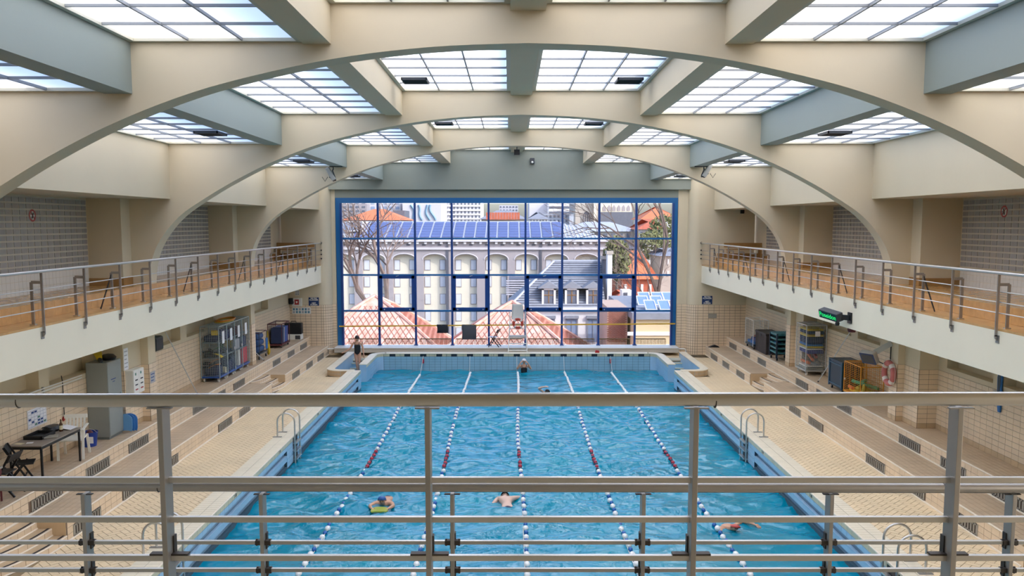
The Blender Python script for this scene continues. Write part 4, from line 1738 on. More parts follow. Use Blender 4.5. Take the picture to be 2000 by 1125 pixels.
for X in xs2:
    p = loc0(MB().box(X - .011, X + .011, SY - .03, SY + .05, 3.45, zt - .026).build('post', 'steel_dull', sec, bevel=.002), sec)
    MB().box(X - .045, X + .045, SY - .012, SY + .012, zt - .032, zt - .027).build('saddle', 'steel_dark', p)
    for z in zs2[:2]:
        c = MB().box(X - .045, X + .045, SY - .016, SY + .02, z - .014, z + .014).build('clamp', 'steel_dark', p, bevel=.003)
        for sx in (-.038, .038):
            MB().tube([(X + sx, SY, z - .02), (X + sx, SY, z + .02)], .006, 8).build('bolt', 'steel_dark', c)
        MB().box(X - .017, X + .017, SY + .01, SY + .045, z - .045, z + .05).build('clamp_plate', 'steel_dark', p)

# ---- side gallery railings
def side_railing(side, s, xe, y0, label):
    root = thing('railing', label, 'railing', loc=(xe, 12, 4.14))
    L = lambda o: loc0(o, root)
    xr = xe - s * .04
    zt = 5.13
    L(MB().tube([(xr, 10, zt), (xr, FARW, zt)], .03, 12).build('handrail', 'steel', root, smooth=True))
    for z in (4.80, 4.61, 4.42):
        L(MB().tube([(xr + s * .03, 10, z), (xr + s * .03, FARW, z)], .011, 6).build('rail_bar', 'steel', root, smooth=True))
    y = y0
    k = 0
    ys_ = []
    while y < FARW - .3:
        ys_.append((k, y))
        y += 1.56
        k += 1
    # posts bend under the slab edge and bolt to the fascia
    pm = MB()
    pm.box(-.012, .012, -.035, .035, -.85, 0)
    pm = None
    for k, y in ys_:
        q = MB()
        q.box(xr - .022, xr + .022, y - .012, y + .012, 4.0, zt - .028)
        q.prism([(xr - s * .022, 4.02), (xr + s * .022, 4.02), (xr + s * .04, 3.94), (xr + s * .012, 3.92), (xr - s * .022, 3.97)], 1, y - .012, y + .012)
        p = L(q.build('post', 'steel_dull', root))
        MB().box(xr + s * .025, xr + s * .04, y - .05, y + .05, 3.88, 4.02).build('fixing_plate', 'steel_dull', p)
        # older hairpin post behind
        hp = MB()
        xi = xe + s * .15
        hp.box(xi - .03, xi + .03, y - .012, y + .012, 4.14, 4.93)
        hp.box(min(xr, xi), max(xr, xi), y - .014, y + .014, 4.90, 4.955)
        ip = L(hp.build('inner_post', 'steel_dull', root, bevel=.006))
        MB().box(xi - .05, xi + .05, y - .04, y + .04, 4.135, 4.155).build('foot_plate', 'steel', ip)
        if k % 3 == 0:
            L(MB().bar((xi, y, 4.88), (xi + s * .13, y - .28, 4.15), .04, .012, (s, 0, 0)).build('brace', 'steel_dark', root))
    en = MB()
    for z, r in ((zt, .05), (4.80, .035), (4.61, .035), (4.42, .035)):
        en.tube([(xr, FARW - .03, z), (xr, FARW - .001, z)], r, 10)
    L(en.build('end_flanges', 'steel_dark', root, smooth=True))


side_railing('left', -1, BL, 13.94, 'steel gallery railing along the left balcony with wooden floor')
side_railing('right', 1, BR, 13.39, 'steel gallery railing along the right balcony with wooden floor')

# ================================================================== POOL FITTINGS
mat('float_white', 'F2F1EE', .35)
mat('float_blue', '1F5FA8', .35)
mat('float_red', 'B01E3A', .35)
mat('float_dark', '31344A', .4)
mat('rope', 'D8D6D0', .7)


def ball_mesh(name, r, ln, m):
    prof = [(0.001, -ln / 2)] + [(r * math.cos(t), ln / 2 * math.sin(t)) for t in [(-1.2 + .3 * i) for i in range(9)]] + [(0.001, ln / 2)]
    mb = MB().lathe(prof, n=10)
    mb.v = [(z, x, y) for x, y, z in mb.v]        # axis along X
    mb.v = [(y, x, z) for x, y, z in mb.v]        # axis along Y
    return mb.mesh(name, m, smooth=True)


BW = ball_mesh('float', .062, .15, 'float_white')
BWs = ball_mesh('float', .05, .13, 'float_white')
BB = ball_mesh('float', .048, .12, 'float_blue')
BRd = ball_mesh('float', .055, .13, 'float_red')
BDk = ball_mesh('float', .045, .1, 'float_dark')
ordn = ('leftmost', 'second from left', 'middle', 'second from right', 'rightmost')
for i in range(5):
    x = -4.1667 + 2.0833 * i
    r = thing('lane_rope', '%s of the five lane ropes of white and blue floats' % ordn[i], 'lane rope', loc=(x, 11.5, WATER + .02), group='lane ropes across the pool')
    far = 36.6 if i not in (0, 4) else (35.9 if i == 0 else 36.5)
    MB().tube([(0, 0, 0), (0, far - 11.5, 0), (0, PEND - 11.52, .62)], .009, 5).build('cord', 'rope', r, smooth=True)
    y = 13.0
    k = 0
    rn = random.Random(i)
    while y < far:
        Y = y
        if Y > 31.6:
            me, st = BWs, .165
        elif 21.9 < Y < 23.9:
            me, st = (BRd if k % 2 else BDk), .18
        else:
            me, st = (BW if k % 2 else BB), .235
        inst('float', me, r, Matrix.Translation((rn.uniform(-.012, .012) + .05 * math.sin(y * .35 + i), y - 11.5, rn.uniform(-.005, .02))))
        y += st
        k += 1
    if i in (0, 4):
        MB().box(-.04, .04, PEND - 11.6, PEND - 11.54, .3, .5).build('tension_hook', 'float_red', r)


def ladder(label, s, y):
    x = s * PW
    root = thing('pool_ladder', label, 'ladder', loc=(x, y, CURB), group='pool ladders')
    for dy in (-.27, .27):
        xo, xi = s * .40, -s * .07
        pts = [(xo, dy, 0), (xo, dy, .42)]
        c = (xo + xi) / 2
        rr = abs(xo - xi) / 2
        for t in range(1, 10):
            a = PI * t / 10
            pts.append((c + (xo - c) * math.cos(a), dy, .42 + rr * math.sin(a)))
        pts += [(xi, dy, .42), (xi, dy, -1.35)]
        st = MB().tube(pts, .021, 10).build('stringer', 'steel', root, smooth=True)
        MB().box(xo - .12, xo + .12, dy - .04, dy + .04, 0, .014).build('base_plate', 'steel_dull', st, bevel=.003)
    for k in range(5):
        z = -.18 - k * .22
        MB().box(-s * .02, -s * .12, -.26, .26, z - .015, z + .015).build('tread', 'steel', root, bevel=.004)
    MB().box(-s * .008, -s * .001, -.24, .24, -1.2, -.04).build('back_plate', 'steel_dark', root)


ladder('steel pool ladder halfway along the left edge', -1, 22.75)
ladder('steel pool ladder halfway along the right edge', 1, 22.75)
ladder('steel pool ladder at the near left corner, seen through the railing', -1, 14.35)
ladder('steel pool ladder at the near right corner, seen through the railing', 1, 13.75)

# small red block on the far rim
o = MB().prism([(-.1, 0), (.1, 0), (.08, .1), (-.08, .12)], 1, -.06, .06).build('red_block', 'red_plastic', None, bevel=.01, loc=(at(1166, 690, PEND + .3).x, PEND + .2, CURB + .02))
tag(o, 'small red and black block lying on the far pool rim', 'block')

# ================================================================== FAR END FITTINGS
# yellow training bar along the window
z = at(1000, 635, 38.75).z
bar_ = thing('yellow_bar', 'long thin yellow bar running across the whole window', 'bar', loc=(WX0, 38.78, z))
MB().bar((.1, 0, -.06), (WX1 - WX0 - .05, 0, .06), .035, .06).build('bar', 'yellow_bar', bar_)
for x in cols:
    MB().box(x - WX0 - .02, x - WX0 + .02, .02, .13, -.03 + .12 * ((x - WX0) / 15.7 - .5), .03 + .12 * ((x - WX0) / 15.7 - .5)).build('hook', 'blue_frame_dark', bar_)


def towel(label, x0, x1, yb, col):
    a, b = at(x0, 636, 38.75), at(x1, 636, 38.75)
    zb = at(x0, yb, 38.75).z
    zt_ = a.z + .05
    mb = MB()
    n = 8
    rows_ = []
    for sgn in (-1, 1):
        pass
    prof = [(-.045, zb), (-.05, (zb + zt_) / 2), (-.035, zt_ - .04), (0, zt_), (.035, zt_ - .04), (.045, (zb + zt_) / 2 + .1)]
    vs, fs = [], []
    for i in range(n + 1):
        x = a.x + (b.x - a.x) * i / n
        for j, (dy, zz) in enumerate(prof):
            vs.append((x + (.02 * math.sin(j * 2.0) if i in (0, n) else 0), 38.78 + dy + .008 * math.sin(i * 1.7 + j), zz))
    m_ = len(prof)
    for i in range(n):
        for j in range(m_ - 1):
            fs.append((i * m_ + j, (i + 1) * m_ + j, (i + 1) * m_ + j + 1, i * m_ + j + 1))
    mb.add(vs, fs)
    o = mb.build('towel', col, None, smooth=True)
    so = o.modifiers.new('thick', 'SOLIDIFY')
    so.thickness = .012
    tag(o, label, 'towel')


mat('towel_black', '25272E', .9)
mat('towel_grey', '4B4D52', .9)
towel('small black towel hung over the yellow bar', 853.5, 875, 650.5, 'towel_black')
towel('larger dark grey towel hung over the yellow bar', 902, 930, 663, 'towel_grey')

# sill platform is deeper than the wall: white pipe elbows at both ends
for lab, sx, px in (('white bent pipe at the left end of the window ledge', -1, 648), ('white bent pipe at the right end of the window ledge', 1, 1322)):
    b = onz(px, 690 if sx < 0 else 686, 0)
    xx = -8.75 if sx < 0 else 7.75
    p = thing('pipe_elbow', lab, 'pipe', loc=(xx, 38.3, 0))
    MB().tube([(-sx * .38, 0, .3), (-sx * .1, 0, .3), (-sx * .03, 0, .27), (0, 0, .2), (0, 0, .01)], .035, 10).build('pipe', 'white_paint', p, smooth=True)
    MB().tube([(0, 0, 0), (0, 0, .05)], .05, 10).build('rubber_foot', 'black_plastic', p)

# lifeguard chair
gc = thing('lifeguard_chair', 'tall white metal lifeguard chair with grey seat before the window', 'chair', loc=(at(1011, 690, 37.95).x, 37.95, 0))
wdt = .38
for sx in (-1, 1):
    MB().tube([(sx * (wdt + .06), -.3, 0), (sx * (wdt - .04), -.02, 1.72)], .024, 8).build('leg', 'white_paint', gc, smooth=True)
    MB().tube([(sx * (wdt + .06), .42, 0), (sx * (wdt - .04), .26, 1.72)], .024, 8).build('leg', 'white_paint', gc, smooth=True)
    MB().tube([(sx * (wdt - .04), .26, 1.7), (sx * (wdt - .04), .3, 2.02), (sx * (wdt - .02), -.1, 2.04), (sx * (wdt - .04), -.05, 1.72)], .018, 8).build('armrest', 'white_paint', gc, smooth=True)
for z in (.32, .62, .88, 1.3, 1.5):
    t = z / 1.72
    MB().box(-wdt - .06 + .1 * t, wdt + .06 - .1 * t, -.32 + .28 * t, -.26 + .28 * t, z - .018, z + .018).build('rung', 'white_paint', gc)
MB().box(-.36, .36, -.3, .1, .93, .97).build('footrest', 'grey_plastic', gc)
se = MB()
prof = [(-.05, 1.74), (.18, 1.72), (.36, 1.74), (.44, 1.86), (.5, 2.3), (.52, 2.36)]
for w_, t in ((.27, 0),):
    vs, fs = [], []
    for y_, z_ in prof:
        ww_ = w_ * (1 if z_ < 2.2 else .88)
        vs += [(-ww_, y_, z_), (-ww_ * .6, y_ + .03, z_ - .02), (ww_ * .6, y_ + .03, z_ - .02), (ww_, y_, z_)]
    for i in range(len(prof) - 1):
        for j in range(3):
            fs.append((i * 4 + j, i * 4 + j + 1, i * 4 + j + 5, i * 4 + j + 4))
    se.add(vs, fs)
o = se.build('seat', 'grey_plastic', gc, smooth=True)
o.modifiers.new('thick', 'SOLIDIFY').thickness = .03


def lifebuoy(name, label, c, R, r, axis, m1, m2):
    """axis 1: ring faces along Y, axis 0: along X"""
    root = thing(name, label, 'lifebuoy', loc=c)
    n, k = 32, 10

    def seg(a0, a1, rr):
        mb = MB()
        pts = []
        for i in range(a0, a1 + 1):
            t = 2 * PI * i / n
            p = (R * math.cos(t), 0, R * math.sin(t)) if axis == 1 else (0, R * math.cos(t), R * math.sin(t))
            pts.append(p)
        return mb.tube(pts, rr, k)
    pts = [((R * math.cos(2 * PI * i / n), 0, R * math.sin(2 * PI * i / n)) if axis == 1 else (0, R * math.cos(2 * PI * i / n), R * math.sin(2 * PI * i / n))) for i in range(n)]
    MB().tube(pts, r, k, closed=True).build('ring', m1, root, smooth=True)
    for q in range(4):
        seg(q * 8 + 3, q * 8 + 5, r * 1.06).build('band', m2, root, smooth=True)
    ro = []
    for i in range(n):
        t = 2 * PI * i / n
        RR = R + r + .02 + .03 * abs(math.sin(2 * t))
        ro.append((RR * math.cos(t), 0, RR * math.sin(t)) if axis == 1 else (0, RR * math.cos(t), RR * math.sin(t)))
    MB().tube(ro, .006, 4, closed=True).build('grab_line', 'rope', root)
    return root


mat('buoy_red', 'C2442F', .5)
mat('buoy_pink', 'C4706A', .6, var=.08)
mat('buoy_band', 'E4DAD2', .5)
lifebuoy('lifebuoy', 'orange red lifebuoy hanging on the lifeguard chair', Vector((at(1011.5, 632, 37.7).x, 37.72, at(1011.5, 632, 37.7).z)), .19, .062, 1, 'buoy_red', 'buoy_band')


def folding_chair(label, loc, rz, m='black_plastic', seat='black_plastic', sc_=1.0):
    c = thing('folding_chair', label, 'chair', loc=loc, rz=rz, group='black folding chairs')
    for sx in (-.2, .2):
        MB().bar((sx, .24, 0), (sx, -.22, .82), .034, .028, (1, 0, 0)).build('front_leg', m, c)
        MB().bar((sx * .88, -.26, 0), (sx * .88, .12, .47), .034, .028, (1, 0, 0)).build('back_leg', m, c)
    MB().box(-.19, .19, -.12, .27, .435, .46).build('seat', seat, c, bevel=.01)
    MB().obox((0, -.2, .74), (.42, .022, .17), Matrix.Rotation(.5, 3, 'X')).build('backrest', m, c, bevel=.006)
    MB().box(-.2, .2, .1, .12, .19, .21).build('stretcher', m, c)
    MB().box(-.18, .18, -.19, -.17, .1, .12).build('stretcher', m, c)
    return c


mat('seat_white', 'DADDE6', .5)
folding_chair('black folding chair with pale seat on the ledge before the window', (at(966, 678, 38.55).x, 38.5, .375), PI / 2 - .25, seat='seat_white')

# papers, signs, AED box on the far left pier
def sign(name, label, x, y, w, h, Y, m, cat, lines=(), tm='white_paint', size=.1, nrm=-1):
    root = thing(name, label, cat, loc=(at(x, y, Y).x, Y - .006, at(x, y, Y).z))
    MB().box(-w / 2, w / 2, -.012, 0, -h / 2, h / 2).build('plate', m, root, bevel=.003)
    for i, t in enumerate(lines):
        if t:
            zz = h / 2 - (i + .62) * h / (len(lines) + .25)
            text('lettering', t, size, (0, -.0135, zz), (1, 0, 0), (0, 0, 1), tm, root, depth=.001, bold=.003)
    return root


NP = ('NE PAS', 'PLONGER', '', 'NIET', 'DUIKEN')
sign('no_diving_sign', 'navy sign reading NE PAS PLONGER NIET DUIKEN left of the window', 613, 589, .47, .38, FARW, 'navy', 'sign', NP, size=.09)
sign('no_diving_sign', 'navy sign reading NE PAS PLONGER NIET DUIKEN right of the window', 1381, 586, .47, .38, FARW, 'navy', 'sign', NP, size=.09)
sign('plaque', 'small grey plaque on the tiles right of the window', 1391.5, 617, .38, .2, FARW - .01, 'vent_metal', 'sign', ('', ''))
aed = thing('emergency_box', 'white wall box with red heart panel beside the left no diving sign', 'box', loc=(at(581, 590, FARW).x, FARW, at(581, 590, FARW).z))
MB().box(-.22, .22, -.13, 0, -.19, .19).build('case', 'white_paint', aed, bevel=.012)
MB().box(-.1, .1, -.136, -.12, -.11, .13).build('red_panel', 'red_plastic', aed)
MB().box(-.17, -.14, -.14, -.12, -.05, .05).build('latch', 'black_plastic', aed)
t = MB().prism([(.0, -.05), (.05, .02), (.02, .06), (0, .04), (-.02, .06), (-.05, .02)], 1, -.139, -.137).build('heart', 'white_paint', aed)
nt_ = sign('notice_strip', 'strip of small blue and white notices under the white emergency box', 589, 606.5, .86, .3, FARW - .01, 'white_paint', 'notice')
mat('notice_blue', '5E8C9E', .6)
mat('notice_grey', 'A9A9AE', .6)
for i in range(6):
    for j in range(2):
        MB().box(-.39 + i * .135, -.39 + i * .135 + .09, -.0135, -.012, -.12 + j * .13, -.12 + j * .13 + .1).build('pictogram', 'notice_blue' if (i + j) % 3 else 'notice_grey', nt_)
o = sign('paper_notice', 'small grid of pictograms above the white emergency box', 580.5, 572, .2, .24, FARW, 'white_paint', 'notice')
for i in range(2):
    for j in range(2):
        MB().box(-.08 + i * .09, -.01 + i * .09, -.0135, -.012, -.1 + j * .11, -.02 + j * .11).build('pictogram', 'notice_grey', o)
sp = thing('loudspeaker', 'small black loudspeaker on the pier left of the emergency box', 'loudspeaker', loc=(-10.28, FARW - .02, at(552, 590, 37.9).z))
MB().box(-.09, .09, -.22, -.04, -.14, .14).build('cabinet', 'black_plastic', sp, bevel=.02)
MB().box(-.03, .03, -.06, 0, -.04, .04).build('wall_bracket', 'dark_grey', sp)
o = MB().prism([(-.25, 0), (.28, 0), (.2, .06), (.05, .12), (-.1, .07)], 1, -.1, .1).build('dark_bundle', 'black_plastic', None, bevel=.02, loc=(at(1388, 679, 37.9).x + .15, 38.0, .42))
tag(o, 'small black bundle left on the far end of the right bench', 'bundle')

# boxes on the end wall above the window, cameras under the beams
lb = thing('black_lamp_box', 'black lamp box under the central roof beam', 'lamp', loc=(at(1009.5, 298, 36).x, 36, 9.2))
zc_ = at(1009, 298, 36).z
MB().box(-.12, .12, -.12, .12, zc_ - 9.2 - .1, zc_ - 9.2 + .12).build('case', 'black_plastic', lb, bevel=.01)
MB().tube([(0, 0, zc_ - 9.1), (0, 0, 0.05)], .02, 8).build('stem', 'dark_grey', lb)
wl_ = thing('wall_lamp', 'small dark wall lamp with white lens above the window', 'lamp', loc=(at(1039.5, 315, 38.7).x, 38.72, at(1039.5, 315, 38.7).z))
MB().box(-.1, .1, -.14, 0, -.12, .14).build('case', 'dark_grey', wl_, bevel=.01)
MB().lathe([(0.001, 0), (.05, 0), (.05, .02), (.03, .04), (0.001, .045)], n=12).build('lens', 'white_plastic', wl_, smooth=True).matrix_local = Matrix.Translation((0, -.14, -.05)) @ Matrix.Rotation(PI / 2, 4, 'X')


def cctv(label, s, px, py):
    Y = 29.5
    c = at(px, py, Y)
    zt_ = 7.98
    root = thing('security_camera', label, 'camera', loc=(s * 6.3, Y, zt_))
    o = Vector((s * 6.3, Y, zt_))
    k = (c - o)
    pts = [(s * .1, 0, 0), (s * .1, 0, -.12), (s * .12, 0, k.z * .6), (s * .02, 0, k.z - .22), (k.x + s * .05, 0, k.z - .1)]
    MB().tube(spline([Vector(p)[:] for p in pts], 4), .02, 8).build('bracket', 'dark_grey', root, smooth=True)
    MB().box(-.22, .22, -.05, .05, -.03, 0).build('ceiling_plate', 'dark_grey', root)
    R = Matrix.Rotation(-s * .0, 3, 'Z') @ Matrix.Rotation(-s * 1.05, 3, 'Y')
    h = MB().obox(k, (.5, .17, .15), R).build('housing', 'grey_plastic', root, bevel=.03)
    ln = R @ Vector((s * -.32, 0, 0))
    MB().obox(k + (R @ Vector((-s * .255, 0, 0))), (.012, .14, .11), R).build('window', 'black_plastic', h)
    MB().tube([k + Vector((s * .1, -.02, -.1)), k + Vector((s * .2, -.02, -.25)), k + Vector((s * .3, 0, -.1))], .01, 5).build('cable', 'cable', root)


cctv('grey security camera hanging under the left roof beam', -1, 646, 340)
cctv('pale security camera hanging under the right roof beam', 1, 1381, 333)

# round no-smoking style signs on the glass block walls
for lab, s, px, py, xw in (('round red edged sign on the left glass block wall', -1, 71, 421, GL), ('round red edged sign on the right glass block wall', 1, 1953, 413, GR)):
    a = (px - PX) / FPX
    Yd = (xw - s * .05 - CAM.x) / a
    b = at(px, py, Yd)
    root = thing('round_sign', lab, 'sign', loc=(xw - s * .014, b.y, b.z))
    R = Matrix.Rotation(-s * PI / 2, 4, 'Y')
    MB().lathe([(.001, 0), (.13, 0), (.13, .008), (.001, .008)], n=24).build('disc', 'white_paint', root).matrix_local = R
    MB().lathe([(.1, .008), (.135, .008), (.135, .012), (.1, .012)], n=24).build('red_rim', 'red_plastic', root).matrix_local = R
    g = MB().bar((-s * .012, -.02, -.06), (-s * .012, .02, .06), .008, .03, (1, 0, 0)).build('pictogram', 'dark_grey', root)
    MB().bar((-s * .013, .07, -.07), (-s * .013, -.07, .07), .004, .016, (1, 0, 0)).build('red_slash', 'red_plastic', root)
# wall speaker on the right gallery
sp = thing('loudspeaker', 'small dark loudspeaker high on the far right gallery wall', 'loudspeaker', loc=(at(1452, 411, 38.2).x, FARW - .02, at(1452, 411, 38.2).z))
MB().box(-.08, .08, -.18, -.02, -.14, .14).build('cabinet', 'black_plastic', sp, bevel=.02)
MB().box(-.02, .02, -.03, .01, -.03, .03).build('wall_bracket', 'dark_grey', sp)


# wooden benches at the far ends of the galleries
def wood_bench(label, x, y, rz):
    b = thing('wooden_bench', label, 'bench', loc=(x, y, 4.45), rz=rz)
    for i in range(4):
        MB().box(-.85, .85, -.19 + i * .1, -.11 + i * .1, .4, .43).build('slat', 'wood_dark', b)
    for sx in (-.7, .7):
        MB().box(sx - .03, sx + .03, -.18, .18, 0, .4).build('trestle', 'wood_dark', b)
    MB().box(-.85, .85, .2, .23, .5, .7).build('backrest', 'wood_dark', b)


wood_bench('brown wooden bench at the far end of the left gallery', -9.96, 37.9, 0)
wood_bench('brown wooden bench at the far end of the right gallery', 10.1, 37.6, 0)

# ================================================================== THINGS ALONG THE LEFT PLATFORM
PZ = .842
mat('cabinet_grey', '8E938F', .45, var=.03)
mat('cabinet_side', '6F7573', .5)
mat('table_top', '8F857A', .45)
mat('mat_blue', '2E6FB4', .6, var=.08)
mat('mat_navy', '273457', .7, var=.1)
mat('mat_lilac', '4F4E8C', .7)
mat('kick_blue', '5E94C4', .6)
mat('fin_yellow', 'D2B325', .45)
mat('fin_green', '4E8A4A', .45)
mat('fin_orange', 'D98A2A', .45)
mat('noodle_green', '3FAE8B', .6)
mat('noodle_yellow', 'D9C25A', .6)
mat('noodle_orange', 'E07A46', .6)
mat('bag_blue', '33507E', .8, var=.15, vscale=6)
mat('yellow_float', 'DDB722', .5)
mat('maroon', '5A2428', .5)
mat('crate_teal', '3F7D84', .5)
mat('crate_navy', '1C3346', .45)
mat('crate_rib', '2C5470', .45)
mat('cage_orange', 'D9932C', .45)
mat('cage_blue', '1F4E9E', .45)
mat('wire', 'A4B2B6', .4, metal=.4)
mat('paper', 'ECECF0', .7)
mat('beer_brown', '4A2A14', .2)
mat('bucket_blue', '25439A', .45)
mat('red_mat', 'D84048', .6)
mat('wheel_white', 'D6D0C4', .5)
mat('ink', '2E4A86', .7)
mat('ink_green', '5C8A7A', .7)
mat('silver', 'C9CBCC', .35, metal=.5)

# trestle table with black frame
tb = thing('table', 'grey topped table with thin black metal legs against the left wall', 'table', loc=(-9.98, 17.3, PZ))
MB().box(-.34, .34, -.78, .78, .715, .74).build('tabletop', 'table_top', tb, bevel=.004)
MB().box(-.33, .33, -.77, .77, .66, .715).build('apron', 'black_plastic', tb)
for sx in (-.31, .31):
    for sy in (-.74, .74):
        MB().box(sx - .018, sx + .018, sy - .018, sy + .018, 0, .67).build('leg', 'black_plastic', tb)
tz = PZ + .742


def box_thing(name, label, cat, loc, size, m, rz=0., bevel=.008, group=None):
    o = MB().box(-size[0] / 2, size[0] / 2, -size[1] / 2, size[1] / 2, 0, size[2]).build(name, m, None, bevel=bevel, loc=loc)
    o.rotation_euler = (0, 0, rz)
    return tag(o, label, cat, group)


o = thing('document_tray', 'flat black tray with papers in it on the table', 'tray', loc=(-10.08, 17.25, tz))
MB().box(-.19, .19, -.26, .26, 0, .015).build('base', 'black_plastic', o)
for a in ((-.19, -.175, -.26, .26), (.175, .19, -.26, .26), (-.19, .19, -.26, -.245), (-.19, .19, .245, .26)):
    MB().box(a[0], a[1], a[2], a[3], 0, .075).build('rim', 'black_plastic', o)
box_thing('clipboard', 'grey clipboard lying partly on the black tray', 'clipboard', (-9.84, 17.2, tz), (.3, .22, .03), 'vent_metal', .4)
box_thing('note_card', 'small pale card near the front edge of the table', 'card', (-10.0, 16.75, tz), (.12, .1, .004), 'paper', .3, 0)
box_thing('note_card', 'yellowish leaflet on the near end of the table', 'card', (-10.18, 16.68, tz), (.18, .12, .004), 'tile_cream', -.2, 0)
b = thing('bag', 'black folded bag lying on the far half of the table', 'bag', loc=(-10.1, 17.75, tz))
MB().lathe([(.001, 0), (.17, .0), (.2, .05), (.15, .11), (.001, .12)], n=14).build('body', 'black_plastic', b, smooth=True).scale = (.8, 1.3, 1)
MB().tube([(-.1, -.18, .1), (-.05, -.24, .13), (.05, -.24, .13), (.1, -.18, .1)], .012, 6).build('strap', 'black_plastic', b)
bt = thing('bottle', 'small brown bottle with pale label standing on the table', 'bottle', loc=(-9.88, 17.72, tz))
MB().lathe([(.001, 0), (.035, 0), (.036, .15), (.014, .2), (.012, .26), (.001, .26)], n=12).build('glass', 'beer_brown', bt, smooth=True)
MB().lathe([(.0365, .04), (.037, .05), (.037, .12), (.0365, .13)], n=12).build('label', 'tile_cream', bt)
pp = thing('open_book', 'white open sheets of paper at the far end of the table', 'paper', loc=(-9.95, 17.95, tz))
MB().obox((-.11, 0, .03), (.23, .3, .006), Matrix.Rotation(-.2, 3, 'Y')).build('page', 'paper', pp)
MB().obox((.11, 0, .03), (.23, .3, .006), Matrix.Rotation(.2, 3, 'Y')).build('page', 'paper', pp)

folding_chair('black folding chair beside the near end of the table', (-10.0, 16.35, PZ), -PI / 2 + .4)
st = thing('stool_table', 'dark maroon small table cut by the left edge of the frame', 'table', loc=(-10.02, 15.1, PZ))
MB().box(-.28, .28, -.3, .3, .62, .66).build('top', 'vent_metal', st, bevel=.01)
MB().box(-.26, .26, -.28, .28, .52, .62).build('apron', 'maroon', st)
for sx in (-.24, .24):
    for sy in (-.26, .26):
        MB().tube([(sx, sy, 0), (sx, sy, .54)], .018, 8).build('leg', 'maroon', st)
ch2 = folding_chair('black folded chair in front of the maroon table at the left edge', (-9.92, 15.75, PZ), PI / 2)

# white plastic garden chair
wc = thing('plastic_chair', 'white plastic garden armchair behind the table', 'chair', loc=(-9.97, 18.35, PZ), rz=.25)
sh = MB()
sh.prism([(-.24, .40), (.24, .42), (.24, .445), (-.24, .43)], 0, -.24, .24)
sh = MB().box(-.24, .24, -.24, .24, .41, .44).build('seat', 'white_plastic', wc, bevel=.012)
for i in range(6):
    x = -.18 + i * .072
    MB().bar((x, .22, .44), (x, .34, .84), .04, .015, (0, 1, 0)).build('back_slat', 'white_plastic', wc)
MB().bar((-.24, .345, .85), (.24, .345, .85), .03, .09).build('back_rail', 'white_plastic', wc, bevel=.01)
for sx in (-.25, .25):
    MB().bar((sx, -.26, 0), (sx * 1.02, -.2, .64), .05, .03, (0, 1, 0)).build('leg', 'white_plastic', wc)
    MB().bar((sx, .34, 0), (sx * .95, .22, .46), .05, .03, (0, 1, 0)).build('leg', 'white_plastic', wc)
    MB().bar((sx * 1.02, -.24, .65), (sx * .98, .3, .68), .055, .025).build('armrest', 'white_plastic', wc, bevel=.008)
bk_ = thing('bucket', 'blue plastic bucket on the platform beside the grey locker', 'bucket', loc=(-10.08, 19.3, PZ))
MB().lathe([(.001, .0), (.14, 0), (.18, .33), (.19, .34), (.17, .34), (.13, .02), (.001, .02)], n=18).build('body', 'bucket_blue', bk_, smooth=True)
MB().tube([(-.18, 0, .32), (-.15, -.12, .42), (0, -.17, .46), (.15, -.12, .42), (.18, 0, .32)], .006, 5).build('handle', 'steel', bk_)
MB().lathe([(.001, .22), (.13, .24), (.05, .36), (.001, .38)], n=10).build('contents', 'maroon', bk_)
MB().box(.06, .16, -.16, -.155, .1, .25).build('label', 'paper', bk_)

# schedule on the wall
sch = thing('schedule_board', 'white timetable sheet with blue entries on the left tiled wall', 'notice', loc=(WL + .016, 17.72, 1.9))
MB().box(0, .012, -.36, .36, -.2, .2).build('sheet', 'paper', sch)
rn = random.Random(2)
g = MB()
for i in range(7):
    g.box(.0125, .013, -.34 + i * .113, -.337 + i * .113, -.18, .16)
for j in range(6):
    g.box(.0125, .013, -.34, .34, -.18 + j * .068, -.176 + j * .068)
g.build('grid', 'ink', sch)
for i in range(6):
    for j in range(5):
        if rn.random() < .5:
            MB().box(.0125, .0135, -.33 + i * .113, -.33 + i * .113 + .09, -.165 + j * .068, -.165 + j * .068 + .04).build('entry', 'ink' if rn.random() < .7 else 'ink_green', sch)
# pipes along the top of the tiles
pp = thing('wall_pipes', 'pair of thin pale pipes running along the left wall above the tiles', 'pipe', loc=(WL, 13, 2.4))
for dz in (0, .06):
    MB().tube([(.05, 0, dz), (.05, 6.6, dz)], .014, 8).build('pipe', 'white_paint', pp, smooth=True)
for y in (1, 3, 5):
    MB().box(0, .05, y - .02, y + .02, -.03, .09).build('clip', 'grey_plastic', pp)
ch = thing('whistle_cord', 'dark cord with a small red tag hanging on the left wall', 'cord', loc=(WL + .03, 18.75, 2.45))
MB().tube([(0, 0, .15), (.01, .02, 0), (.01, .02, -.8)], .01, 5).build('cord', 'cable', ch)
MB().lathe([(.001, -.9), (.035, -.86), (.02, -.8), (.001, -.78)], n=8).build('tag', 'red_plastic', ch)

# tall grey locker with fins on top
lk = thing('metal_locker', 'tall grey metal locker standing against the left wall', 'locker', loc=(-10.13, 20.22, PZ))
MB().box(-.25, .25, -.36, .36, .06, 1.86).build('body', 'cabinet_grey', lk, bevel=.006)
MB().box(-.23, .23, -.34, .34, 0, .07).build('plinth', 'cabinet_side', lk)
dr = MB().box(.25, .262, -.35, .35, .08, 1.85).build('door', 'cabinet_grey', lk, bevel=.004)
MB().box(.262, .285, .25, .27, .95, 1.05).build('handle', 'steel', dr)
MB().box(.2625, .2635, -.2, .05, 1.42, 1.44).build('lettering', 'ink', dr)
MB().box(.2625, .2635, -.12, .0, 1.36, 1.375).build('lettering', 'ink', dr)


